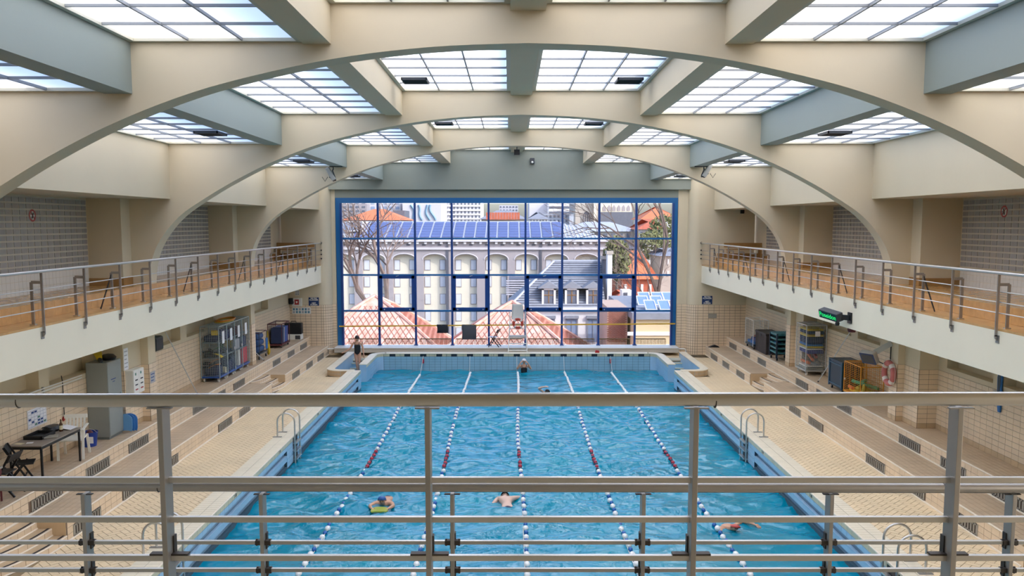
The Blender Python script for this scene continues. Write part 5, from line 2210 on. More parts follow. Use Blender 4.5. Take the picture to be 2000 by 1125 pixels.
def fin(label, loc, m, rot=(0, 0, 0), group=None, L=.62):
    """a swim fin: flared blade with ribs and a foot pocket"""
    root = thing('swim_fin', label, 'swim fin', loc=loc, group=group)
    root.rotation_euler = rot
    n = 8
    vs, fs = [], []
    for i in range(n + 1):
        t = i / n
        w = .055 + .06 * t
        zz = .05 + .16 * math.sin(t * 1.5)
        vs += [(t * L, -w, zz), (t * L, w, zz), (t * L, w, zz - .012), (t * L, -w, zz - .012)]
    for i in range(n):
        a = i * 4
        for j in range(4):
            fs.append((a + j, a + (j + 1) % 4, a + 4 + (j + 1) % 4, a + 4 + j))
    fs += [(0, 1, 2, 3), (n * 4 + 3, n * 4 + 2, n * 4 + 1, n * 4)]
    MB().add(vs, fs).build('blade', m, root)
    MB().tube([(-.2, 0, .04), (-.1, 0, .055), (0, 0, .055), (.06, 0, .06)], [.035, .05, .055, .04], 8).build('foot_pocket', 'black_plastic', root, smooth=True)
    return root


lt = PZ + 1.862
fin('yellow swim fin lying on top of the grey locker', (-10.1, 20.0, lt), 'fin_yellow', (0, 0, 2.2), L=.4)
o = MB().lathe([(.001, 0), (.16, 0), (.19, .06), (.12, .13), (.001, .15)], n=12).build('dark_bag', 'black_plastic', None, smooth=True, loc=(-10.08, 20.38, lt))
tag(o, 'crumpled black bag on top of the grey locker', 'bag')

# kickboards leaning against the pier
def kickboard_mesh():
    w, h = .19, .46
    out = [(-w * .9, .02), (-w * .5, .045), (0, .05), (w * .5, .045), (w * .9, .02), (w, .1), (w, h * .62)]
    for i in range(9):
        a = PI * i / 8
        out.append((w * math.cos(a), h * .68 + h * .32 * math.sin(a)))
    out += [(-w, h * .62), (-w, .1)]
    return MB().prism(out, 1, -.018, .018)


for k, (lab, dy) in enumerate((('pale blue kickboard standing in front of two others by the pier', 0), ('middle one of three blue kickboards standing by the pier', .07), ('rear one of three blue kickboards standing by the pier', .13))):
    o = kickboard_mesh().build('kickboard', 'kick_blue' if k == 0 else 'mat_blue', None, bevel=.008, loc=(-9.85 + .045 * k, 20.58 + dy * .7 - .02, PZ + .004))
    o.rotation_euler = (-.06, 0, .12)
    tag(o, lab, 'kickboard', 'blue kickboards')

# white double cabinet on the pier, papers and signs
wb = thing('wall_cabinet', 'white wall cabinet with two doors and small labels on the left pier', 'cabinet', loc=(-9.91, 21.15, 1.72))
MB().box(0, .2, -.3, .3, 0, .62).build('body', 'white_plastic', wb, bevel=.006)
for sy in (-1, 1):
    d = MB().box(.2, .215, sy * .15 - .145, sy * .15 + .145, .01, .61).build('door', 'white_paint', wb, bevel=.003)
    for j, (z, m_) in enumerate(((.5, 'ink_green'), (.36, 'black_plastic'), (.24, 'dark_grey'), (.12, 'red_plastic'))):
        MB().box(.2155, .2165, sy * .15 - .07, sy * .15 + (.08 if j else .0), z - .015, z + .018 + (.03 if j == 0 else 0)).build('print', m_, d)


def wall_paper(label, x, y, z, w, h, m='paper', nlines=5, lm='notice_grey'):
    r = thing('paper_notice', label, 'notice', loc=(x, y, z))
    MB().box(0, .004, -w / 2, w / 2, -h / 2, h / 2).build('sheet', m, r)
    for i in range(nlines):
        zz = h / 2 - (i + .8) * h / (nlines + .6)
        MB().box(.0042, .0048, -w * .38, w * (.38 - .1 * (i % 3)), zz - .012, zz + .012).build('text_line', lm, r)


wall_paper('tall white notice on the plaster above the left wall cabinet', -9.915, 20.95, 2.62, .24, .55)
wall_paper('pale lilac notice on the tiled pier beside the white pipe casing', -9.705, 21.98, 1.98, .3, .3, 'notice_grey', 3, 'ink')
# white pipe casing with dark lever and black speaker
pc = thing('pipe_casing', 'white vertical pipe casing on the left pier with a dark lever', 'pipe casing', loc=(-10.235, 22.55, PZ))
MB().box(-.15, .18, -.14, .14, 0, 1.75).build('casing', 'white_paint', pc, bevel=.01)
MB().bar((.2, -.24, .86), (.2, .22, 1.0), .03, .05).build('lever', 'navy', pc)
MB().tube([(.2, 0, .92), (.24, 0, .8)], .015, 6).build('lever_knob', 'navy', pc)
ls = thing('loudspeaker', 'black loudspeaker under the left gallery above the white pipe casing', 'loudspeaker', loc=(-10.05, 22.85, 2.74))
MB().box(-.2, .2, -.26, .3, -.2, .2).build('cabinet', 'black_plastic', ls, bevel=.06)
MB().box(-.06, .06, -.06, .06, .19, .58).build('hanger', 'dark_grey', ls)


def pole(label, a, b, r=.014):
    a, b = Vector(a), Vector(b)
    o = thing('pole', label, 'pole', loc=a)
    MB().tube([(0, 0, 0), b - a], r, 8).build('shaft', 'silver', o, smooth=True)
    MB().tube([(0, 0, 0), (b - a) * .02], r * 1.6, 8).build('tip', 'black_plastic', o)


pole('long silver pole leaning beside the wire cages on the left', (-9.75, 25.2, PZ + .02), (-10.36, 24.5, 2.85))
pole('short silver pole leaning on the left pillar behind the wire cages', (-9.6, 31.6, PZ + .02), (-10.3, 31.1, 1.75))


# ---- wire roll cages
def wire_panel(p, u, v, nu, nv, r=.006):
    """lattice of wires on the parallelogram p, p+u, p+v"""
    mb = MB()
    p, u, v = Vector(p), Vector(u), Vector(v)
    for i in range(nu + 1):
        q = p + u * (i / nu)
        mb.bar(q, q + v, r, r, u)
    for j in range(nv + 1):
        q = p + v * (j / nv)
        mb.bar(q, q + u, r, r, v)
    return mb


def wheels(root, xs_, ys_, m='wheel_white', r=.055, z=0.0):
    for x in xs_:
        for y in ys_:
            w = MB().tube([(x - .02, y, z + r), (x + .02, y, z + r)], r, 12).build('wheel', m, root, smooth=True)
            MB().box(x - .03, x + .03, y - .035, y + .035, z + r * 1.2, z + r * 2.2).build('fork', 'steel_dull', w)


def roll_cage(name, label, loc, dx, dy, h, s, mframe, mbase, vert=False, nw=7, mesh_m='wire', shelf=True, tagp=True, wm='wheel_white', back=True, roof=True):
    """s: direction to the pool along X (+1 left side, -1 right side)"""
    c = thing(name, label, 'wire cage', loc=loc)
    z0 = .13
    MB().box(-dx / 2, dx / 2, -dy / 2, dy / 2, z0, z0 + .06).build('base', mbase, c, bevel=.008)
    wheels(c, (-dx / 2 + .07, dx / 2 - .07), (-dy / 2 + .08, dy / 2 - .08), wm)
    xf = s * dx / 2
    for sx in (-1, 1):
        for sy in (-1, 1):
            MB().tube([(sx * dx / 2, sy * dy / 2, z0), (sx * dx / 2, sy * dy / 2, h)], .016, 8).build('upright', mframe, c, smooth=True)
    t = MB().tube([(-dx / 2, -dy / 2, h), (dx / 2, -dy / 2, h), (dx / 2, dy / 2, h), (-dx / 2, dy / 2, h)], .016, 8, closed=True)
    t.build('top_frame', mframe, c, smooth=True)
    # front: closely spaced cross wires; ends: square mesh
    nz = int((h - z0) / .055)
    f = wire_panel((xf, -dy / 2, z0 + .06), (0, dy, 0), (0, 0, h - z0 - .06), 3, nz).build('front_grille', mesh_m, c)
    f['kind'] = 'stuff'
    for sy in (-1, 1):
        e = wire_panel((-dx / 2, sy * dy / 2, z0 + .06), (dx, 0, 0), (0, 0, h - z0 - .06), max(5, int(dx / .06)), nz).build('end_grille', mesh_m, c)
        e['kind'] = 'stuff'
    if back:
        e = wire_panel((-xf, -dy / 2, z0 + .06), (0, dy, 0), (0, 0, h - z0 - .06), 4, 8).build('back_grille', mesh_m, c)
        e['kind'] = 'stuff'
    if roof:
        e = wire_panel((-dx / 2, -dy / 2, h), (dx, 0, 0), (0, dy, 0), 6, 7).build('top_grille', mesh_m, c)
        e['kind'] = 'stuff'
    if shelf:
        for q in (.38, .68):
            MB().box(-dx / 2 + .02, dx / 2 - .02, -dy / 2 + .02, dy / 2 - .02, z0 + (h - z0) * q, z0 + (h - z0) * q + .015).build('shelf', mesh_m, c)
    if tagp:
        MB().box(xf + s * .012, xf + s * .016, -.1, .12, h * .68, h * .9).build('paper_label', 'paper', c)
    MB().box(xf + s * .01, xf + s * .03, -.02 + dy / 2 - .12, .05 + dy / 2 - .12, h * .48, h * .53).build('latch', 'steel', c)
    return c


cy = 27.25
cage_len = .78
pos_words = ('nearest', 'second', 'third', 'farthest')
cw_ = .60
cxm = -10.06
ys_c = []
for k in range(4):
    y = cy + .36 + k * (cage_len + .015)
    ys_c.append(y)
    roll_cage('wire_cage', '%s of the four joined wire cages on the left platform' % pos_words[k], (cxm, y, PZ), cw_, cage_len, 1.82, 1, 'wire', 'cage_blue', tagp=True)
sh1, sh2, sh0 = PZ + .13 + 1.69 * .38 + .02, PZ + .13 + 1.69 * .68 + .02, PZ + .195
lvl = {0: sh0, 1: sh1, 2: sh2}


def slab(name, label, cat, loc, size, m, rz=0, tilt=(0, 0), group=None, bevel=.012):
    o = box_thing(name, label, cat, loc, size, m, rz, bevel, group)
    o.rotation_euler = (tilt[0], tilt[1], rz)
    return o


y0_ = ys_c[0]
slab('folded_mat', 'dark blue mats folded at the bottom of the nearest wire cage', 'mat', (cxm - .02, y0_, lvl[0]), (.46, .5, .3), 'mat_navy', bevel=.08)
slab('folded_mat', 'dark blue mats on the upper shelf of the nearest wire cage', 'mat', (cxm - .04, y0_, lvl[2]), (.46, .5, .22), 'mat_navy', bevel=.08)
slab('folded_mat', 'black mats on the middle shelf of the nearest wire cage', 'mat', (cxm - .04, y0_, lvl[1]), (.46, .5, .14), 'black_plastic', bevel=.05)
fin('upper yellow swim fin at the bottom of the nearest wire cage', (cxm - .12, y0_ - .16, lvl[0] + .34), 'fin_orange', (0, 0, .1), L=.36)
fin('lower yellow swim fin at the bottom of the nearest wire cage', (cxm - .1, y0_ - .26, lvl[0] + .22), 'fin_orange', (0, .1, .0), L=.34)
fin('green swim fin on the middle shelf of the nearest wire cage', (cxm - .1, y0_ - .2, lvl[1] + .12), 'fin_green', (0, 0, .1), L=.34)
fin('yellow swim fin curling on the middle shelf of the nearest wire cage', (cxm + .02, y0_ - .28, lvl[1] + .13), 'fin_yellow', (0, .9, 0), L=.3)
slab('yellow_board', 'yellow float board on the top shelf of the nearest wire cage', 'float', (cxm + .1, y0_ - .2, lvl[2] + .23), (.2, .16, .16), 'fin_yellow', .4)
slab('white_box', 'pale box at the bottom corner of the nearest wire cage', 'box', (cxm + .22, y0_ + .32, lvl[0]), (.1, .1, .2), 'tile_cream')
y1_ = ys_c[1]
slab('folded_mat', 'dark mats filling the bottom of the second wire cage', 'mat', (cxm, y1_, lvl[0]), (.5, .66, .34), 'mat_navy', bevel=.06)
fin('yellow swim fin standing in the second wire cage', (cxm + .05, y1_ + .12, lvl[1] + .1), 'fin_yellow', (0, -1.0, 1.4), L=.34)
fin('green swim fin standing in the second wire cage', (cxm + .05, y1_ - .15, lvl[1] + .1), 'fin_green', (0, -1.0, 1.2), L=.34)
slab('float_pile', 'blue and grey floats on the top shelf of the second wire cage', 'float', (cxm, y1_, lvl[2]), (.5, .6, .28), 'mat_lilac', bevel=.05)
y2_ = ys_c[2]
slab('float_pile', 'white dotted floats on the middle shelf of the third wire cage', 'float', (cxm, y2_, lvl[1]), (.5, .6, .38), 'notice_grey', bevel=.05)
fin('yellow swim fin standing in the third wire cage', (cxm + .14, y2_ - .26, lvl[1] + .02), 'fin_yellow', (0, -1.2, 1.4), L=.3)
slab('float_pile', 'maroon floats on the top shelf of the third wire cage', 'float', (cxm, y2_, lvl[2]), (.5, .6, .3), 'maroon', bevel=.05)
slab('folded_mat', 'dark mats at the bottom of the third wire cage', 'mat', (cxm - .06, y2_ - .1, lvl[0]), (.4, .5, .4), 'mat_navy', bevel=.05)
slab('white_board', 'white board standing at the bottom of the third wire cage', 'board', (cxm + .18, y2_ + .26, lvl[0]), (.1, .16, .58), 'white_plastic')
y3_ = ys_c[3]
slab('red_mat', 'bright red mat standing at the bottom of the farthest wire cage', 'mat', (cxm + .18, y3_ + .02, lvl[0]), (.12, .6, .56), 'red_mat', bevel=.03)
slab('float_pile', 'dark blue floats on the middle shelf of the farthest wire cage', 'float', (cxm, y3_, lvl[1]), (.46, .6, .36), 'mat_navy', bevel=.05)
hp = thing('hoop', 'yellow hoops lying on top of the joined wire cages', 'hoop', loc=(cxm, ys_c[1] + .3, PZ + 1.84))
for k in range(3):
    n = 28
    MB().tube([((.26 - .01 * k) * math.cos(2 * PI * i / n) + .03 * k, .62 * math.sin(2 * PI * i / n), .02 + .03 * k) for i in range(n)], .018, 6, closed=True).build('ring', 'fin_orange' if k else 'noodle_yellow', hp, smooth=True)

# dark mesh cart with blue bags, yellow float, blue plastic
bc = thing('bag_cart', 'wheeled cart packed with dark blue mesh bags behind the left pillar', 'cart', loc=(-10.08, 32.25, PZ))
MB().box(-.28, .28, -.52, .52, .2, .24).build('base', 'dark_grey', bc)
for sx in (-.27, .27):
    for sy in (-.5, .5):
        MB().tube([(sx, sy, .1), (sx, sy, 1.02)], .015, 6).build('upright', 'dark_grey', bc)
wheels(bc, (-.24, .24), (-.45, .45), 'black_plastic', .06)
MB().tube([(-.27, -.5, 1.02), (.27, -.5, 1.02), (.27, .5, 1.02), (-.27, .5, 1.02)], .015, 6, closed=True).build('top_rail', 'maroon', bc)
for k, (dz, sc_) in enumerate(((.25, 1), (.5, .95), (.74, .9))):
    o = slab('mesh_bag', '%s dark blue mesh bag in the wheeled cart' % ('lowest', 'middle', 'topmost')[k], 'bag', (-10.08, 32.2, PZ + dz), (.46 * sc_, .9 * sc_, .23), 'bag_blue', bevel=.09)
slab('blue_sheet', 'bright blue plastic sheet hanging out of the bag cart', 'sheet', (-9.78, 32.62, PZ + .32), (.03, .22, .42), 'mat_blue', bevel=.01)
yf = thing('rescue_tube', 'tall yellow rescue tube hanging at the end of the bag cart', 'float', loc=(-9.86, 33.05, PZ + .0))
MB().tube([(0, .08, 0), (.02, .02, .1), (0, 0, .4), (-.02, 0, .6), (0, 0, .95)], [.03, .07, .07, .05, .03], 10).build('tube', 'yellow_float', yf, smooth=True)
MB().tube([(.03, -.05, .05), (.03, -.05, .95)], .008, 5).build('strap', 'black_plastic', yf)

# maroon trolley with blue mats
mt = thing('mat_trolley', 'maroon wire trolley at the far end of the left platform', 'trolley', loc=(-10.08, 35.45, PZ))
MB().box(-.3, .3, -.62, .62, .1, .16).build('base', 'maroon', mt)
for sx in (-.29, .29):
    for sy in (-.6, .6):
        MB().tube([(sx, sy, .1), (sx, sy, 1.0)], .014, 6).build('upright', 'maroon', mt)
MB().tube([(-.29, -.6, 1.0), (.29, -.6, 1.0), (.29, .6, 1.0), (-.29, .6, 1.0)], .022, 6, closed=True).build('top_rail', 'maroon', mt)
e = wire_panel((-.29, -.6, .16), (0, 1.2, 0), (0, 0, .84), 12, 6).build('back_grille', 'maroon', mt)
e['kind'] = 'stuff'
wheels(mt, (-.24, .24), (-.52, .52), 'black_plastic', .05)
wd = ('first', 'second', 'third', 'fourth', 'fifth', 'sixth', 'seventh', 'eighth')
for k in range(8):
    m_ = 'mat_navy' if k < 4 else ('mat_lilac' if k != 5 else 'mat_blue')
    if k == 3: m_ = 'notice_grey'
    o = slab('exercise_mat', '%s mat from the near end standing in the maroon trolley' % wd[k], 'mat', (-10.06, 34.98 + k * .135, PZ + .17), (.44, .09, .66 - .0 * k), m_, tilt=(-.12, 0), group='mats in the maroon trolley')
# black case on a white box
wbx = thing('white_crate', 'low white box under the black case at the far left', 'box', loc=(-10.0, 37.6, PZ))
MB().box(-.36, .36, -.24, .24, 0, .24).build('body', 'white_plastic', wbx, bevel=.01)
MB().box(.12, .34, -.25, -.24, .03, .2).build('panel', 'dark_grey', wbx)
cs = thing('black_case', 'black carrying case standing on the low white box', 'case', loc=(-10.0, 37.6, PZ + .245))
MB().box(-.38, .38, -.16, .16, 0, .5).build('shell', 'black_plastic', cs, bevel=.03)
MB().tube([(-.12, 0, .5), (-.1, 0, .57), (.1, 0, .57), (.12, 0, .5)], .016, 6).build('handle', 'black_plastic', cs)

# ================================================================== THINGS ALONG THE RIGHT PLATFORM
cg = roll_cage('wire_cart', 'open white framed cart with coloured mats at the far right', (10.0, 35.0, PZ), .62, 1.15, 1.2, -1, 'white_paint', 'crate_navy', shelf=False, tagp=False, wm='black_plastic', roof=False)
slab('folded_mat', 'blue mat on the floor of the white framed cart', 'mat', (10.0, 35.0, PZ + .2), (.5, .95, .12), 'mat_blue', bevel=.03)
slab('folded_mat', 'lilac mat on top of the blue one in the white framed cart', 'mat', (10.02, 34.8, PZ + .33), (.45, .6, .14), 'mat_lilac', bevel=.04)
fin('pale yellow swim fin sticking out of the white framed cart', (9.9, 35.1, PZ + .3), 'noodle_yellow', (0, -.2, -1.2), L=.34)
o = MB().tube([(9.85, 34.7, PZ + .55), (10.1, 35.3, PZ + .5)], .04, 8).build('noodle', 'buoy_pink', None, smooth=True)
tag(o, 'pink foam noodle lying in the white framed cart', 'noodle')
bx = thing('storage_box', 'large dark brown plastic storage box on the right platform', 'storage box', loc=(10.13, 33.75, PZ))
mat('box_brown', '3A3333', .5)
MB().box(-.33, .33, -.72, .72, 0, .74).build('body', 'box_brown', bx, bevel=.015)
MB().box(-.35, .35, -.74, .74, .74, .84).build('lid', 'box_brown', bx, bevel=.02)
MB().box(-.36, -.345, -.08, .08, .66, .78).build('clasp', 'dark_grey', bx)
for k in range(7):
    MB().box(-.337, -.33, -.6 + k * .2 - .01, -.6 + k * .2 + .01, .05, .7).build('rib', 'box_brown', bx)
tc = thing('crate_trolley', 'teal stacking trolley of open trays beside the storage box', 'trolley', loc=(10.05, 31.95, PZ))
for k in range(5):
    t = MB().box(-.3, .3, -.42, .42, .24 + k * .17, .27 + k * .17)
    for a in ((-.3, -.285, -.42, .42), (.285, .3, -.42, .42), (-.3, .3, -.42, -.4), (-.3, .3, .4, .42)):
        t.box(a[0], a[1], a[2], a[3], .24 + k * .17, .33 + k * .17)
    t.build('tray', 'crate_teal', tc)
for sx in (-.29, .29):
    for sy in (-.41, .41):
        MB().box(sx - .03, sx + .03, sy - .03, sy + .03, .1, 1.02).build('upright', 'crate_navy', tc)
for k in range(8):
    MB().box(-.3 + k * .08, -.26 + k * .08, -.42, .42, 1.02, 1.035).build('top_slat', 'crate_teal', tc)
wheels(tc, (-.26, .26), (-.36, .36), 'black_plastic', .06)
for k, (dy, m_) in enumerate(((.1, 'mat_blue'), (-.15, 'mat_navy'), (.05, 'noodle_green'))):
    slab('swim_float', '%s small float in the trays of the teal trolley' % ('bright blue', 'dark blue', 'green')[k], 'float', (9.95, 31.95 + dy, PZ + .275 + (2 - k) * .17), (.2, .24, .05), m_)

rc = roll_cage('wire_cage', 'tall wire roll cage full of coloured floats beside the right pillar', (10.12, 28.95, PZ), .68, .98, 1.72, -1, 'silver', 'grey_plastic', shelf=False, tagp=False, nw=5)
MB().box(-.05, .12, -.502, -.496, 1.35, 1.52).build('paper_label', 'paper', rc)
cols_f = [('fin_yellow', 'yellow'), ('mat_navy', 'navy'), ('noodle_yellow', 'pale yellow'), ('mat_navy', 'dark blue'), ('mat_blue', 'blue'), ('fin_yellow', 'bright yellow'), ('white_plastic', 'white'), ('mat_lilac', 'lilac')]
zz = PZ + 1.72 - .12
for k, (m_, nm) in enumerate(cols_f):
    hh = (.07, .1, .08, .22, .07, .06, .05, .12)[k]
    zz -= hh + .012
    slab('swim_float', '%s float board, %s from the top in the tall roll cage' % (nm, wd[k]), 'float', (10.12 + .02 * (k % 2), 28.95, zz), (.56, .8, hh), m_, group='float boards in the tall roll cage', bevel=.02)
for k, (m_, nm, a) in enumerate((('noodle_orange', 'orange', .5), ('noodle_orange', 'upper orange', -.3), ('buoy_pink', 'reddish', .1))):
    o = MB().tube([(-.02, -.38, 0), (.0, .38, .12 * (1 if k else -1) + .1)], .05, 8).build('noodle', m_, None, smooth=True, loc=(9.96 + .12 * k, 28.95, PZ + .42 + .1 * k))
    tag(o, '%s foam roll lying at the bottom of the tall roll cage' % nm, 'noodle')
slab('swim_float', 'grey float board lying lowest in the tall roll cage', 'float', (10.12, 28.9, PZ + .2), (.56, .84, .06), 'vent_metal')
slab('swim_float', 'white float board second lowest in the tall roll cage', 'float', (10.12, 28.92, PZ + .275), (.56, .8, .05), 'white_plastic')
for k in range(2):
    slab('paper_folder', '%s grey folder lying on top of the tall roll cage' % ('nearer', 'farther')[k], 'folder', (10.1, 28.7 + .45 * k, PZ + 1.74), (.4, .3, .03), 'notice_grey', .2 * k)
pole('long silver pole leaning beside the tall roll cage on the right', (9.76, 27.2, PZ + .02), (10.44, 26.2, 2.8))

dc = thing('plastic_trolley', 'dark blue plastic box trolley beside the orange cage', 'trolley', loc=(10.14, 25.9, PZ))
MB().box(-.32, .32, -.5, .5, .12, .9).build('box', 'crate_navy', dc, bevel=.02)
MB().box(-.34, .34, -.52, .52, .9, .96).build('lid', 'crate_navy', dc, bevel=.01)
fr_ = MB()
for z in (.2, .84):
    fr_.box(-.34, -.32, -.5, .5, z - .02, z + .02)
fr_.build('rib', 'crate_rib', dc)
for sy in (-.5, .5):
    MB().box(-.345, -.31, sy - .03, sy + .03, .1, .96).build('corner_post', 'crate_rib', dc)
wheels(dc, (-.26, .26), (-.42, .42), 'black_plastic', .05)
oc = roll_cage('orange_cage', 'orange wire cage holding foam noodles on the right platform', (10.12, 24.55, PZ), .66, 1.2, 1.05, -1, 'cage_orange', 'cage_orange', shelf=False, tagp=False, mesh_m='cage_orange', wm='black_plastic')
for k, (m_, a, b) in enumerate((('noodle_green', (-.24, -.5, .62), (.2, .3, .5)), ('noodle_green', (-.2, .3, .5), (.25, -.45, .4)), ('noodle_yellow', (-.25, -.2, .38), (.2, .5, .32)), ('noodle_yellow', (-.26, -.55, .22), (.1, .1, .5)), ('noodle_orange', (-.25, .1, .3), (-.2, .5, .3)))):
    nm = ('upper green', 'lower green', 'upper yellow', 'lower yellow', 'short orange')[k]
    o = MB().tube([a, b], .05, 10).build('noodle', m_, None, smooth=True, loc=(10.12, 24.55, PZ))
    tag(o, '%s foam noodle in the orange cage' % nm, 'noodle', 'noodles in the orange cage')
slab('foam_block', 'yellow foam slab at the bottom of the orange cage', 'float', (10.12, 24.5, PZ + .2), (.5, .9, .08), 'fin_yellow')

# floodlight on the pillar
fl_ = thing('floodlight', 'square grey floodlight on an arm at the right pillar', 'lamp', loc=(9.84, 22.2, 2.85))
MB().bar((0, 0, 0), (-.35, .2, -.28), .1, .14).build('arm', 'grey_plastic', fl_)
R = Matrix.Rotation(.55, 3, 'Z') @ Matrix.Rotation(-.55, 3, 'Y')
cpos = Vector((-.45, .3, -.42))
hs = MB().obox(cpos, (.16, .44, .36), R).build('housing', 'grey_plastic', fl_, bevel=.03)
MB().obox(cpos + R @ Vector((-.085, 0, 0)), (.015, .34, .26), R).build('lens', 'dark_grey', hs)
MB().obox(cpos + R @ Vector((-.082, 0, 0)), (.012, .42, .34), R).build('bezel', 'navy', hs)
MB().tube([(-.02, 0, -.05), (-.03, -.02, -.45), (-.1, .05, -.6), (-.3, .25, -.5)], .014, 6).build('cable', 'cable', fl_)
lifebuoy('lifebuoy', 'faded red lifebuoy hanging on the right pillar below the floodlight', Vector((9.76, 22.12, 2.06)), .27, .075, 0, 'buoy_pink', 'buoy_band')
bf = thing('rescue_board', 'slim blue board hanging on the right tiled wall', 'board', loc=(WR - .03, 18.25, 2.3))
MB().prism([(-.06, -.42), (.03, -.42), (.07, -.2), (.09, .1), (.1, .35), (.06, .46), (0, .49), (-.06, .46), (-.08, .35), (-.06, .1), (-.12, -.02), (-.08, -.1)], 0, -.03, .01).build('board', 'mat_blue', bf, bevel=.012)
MB().prism([(-.02, .0), (.05, .0), (.07, .35), (.03, .43), (-.03, .43), (-.05, .35)], 0, -.036, -.028).build('inlay', 'crate_navy', bf)
MB().tube([(-.03, .06, .02), (0, .3, .02)], .012, 6).build('hook', 'steel', bf)

# LED sign hanging under the right gallery
mat('led_green', '18C060', .5, emit='1FE070', es=.45)
ld = thing('led_sign', 'black display box with green lettering fixed to the right gallery front', 'display', loc=(BR, 22.5, 3.62))
N_ = Vector((-.9, -.27, -.30)).normalized()
U = Vector((.14, -.95, -.16))
U = (U - N_ * U.dot(N_)).normalized()
V = N_.cross(U).normalized()
R = Matrix((U, V, N_)).transposed()
cpos = Vector((8.08, 21.9, 3.64)) - ld.location
body = MB().obox(cpos, (.72, .23, .2), R).build('case', 'dark_grey', ld, bevel=.02)
MB().obox(cpos + N_ * .1, (.68, .2, .01), R).build('screen', 'black_plastic', body)
text('led_text', 'Poseidon', .175, cpos + N_ * .1065, U, V, 'led_green', body, depth=.001, bold=.002)
MB().bar(cpos + U * .25, (-.02, -.98, -.02), .09, .13).build('arm', 'black_plastic', ld)
MB().box(-.03, 0, -1.12, -.88, -.16, .12).build('wall_plate', 'black_plastic', ld)
MB().lathe([(.001, -.34), (.05, -.33), (.06, -.27), (.03, -.22), (.001, -.2)], (cpos.x + .08, cpos.y - .25, .1), n=10).build('sensor', 'black_plastic', ld, smooth=True)
rl = thing('red_beacon', 'dark red beacon under the edge of the right gallery', 'lamp', loc=(BR + .25, 22.0, 3.32))
MB().lathe([(.001, -.16), (.09, -.15), (.11, -.08), (.1, -.02), (.001, -.02)], n=14).build('dome', 'maroon', rl, smooth=True)
MB().lathe([(.001, -.02), (.12, -.02), (.12, 0), (.001, 0)], n=14).build('base', 'dark_grey', rl)

# ================================================================== PEOPLE
mat('skin', 'D3A183', .55, var=.04, vscale=8)
mat('skin_pale', 'DDB9A6', .55, var=.04, vscale=8)
mat('skin_dark', 'A9785F', .55, var=.04, vscale=8)
mat('swimsuit', '15161B', .6)
mat('hair_dark', '2B2426', .6)
mat('cap_white', 'E4E2E6', .4)
mat('cap_blue', '2B5A9E', .4)
mat('cap_red', 'C0463F', .4)
mat('trunks', '2A3350', .7)
mat('lips', 'A35B52', .5)


def skin_mesh(name, nodes, edges, m, parent, root=0, sub=2):
    me = bpy.data.meshes.new(name)
    me.from_pydata([n[0] for n in nodes], edges, [])
    o = bpy.data.objects.new(name, me)
    COL.objects.link(o)
    if parent is not None: o.parent = parent
    sk = o.modifiers.new('skin', 'SKIN')
    sk.use_smooth_shade = True
    if not me.skin_vertices:
        bm = bmesh.new()
        bm.from_mesh(me)
        bm.verts.layers.skin.verify()
        bm.to_mesh(me)
        bm.free()
    lay = me.skin_vertices[0].data
    for i, n in enumerate(nodes):
        r = n[1]
        lay[i].radius = r if isinstance(r, tuple) else (r, r)
        lay[i].use_root = (i == root)
    sb = o.modifiers.new('sub', 'SUBSURF')
    sb.levels = sub
    sb.render_levels = sub
    me.materials.append(M[m])
    return o


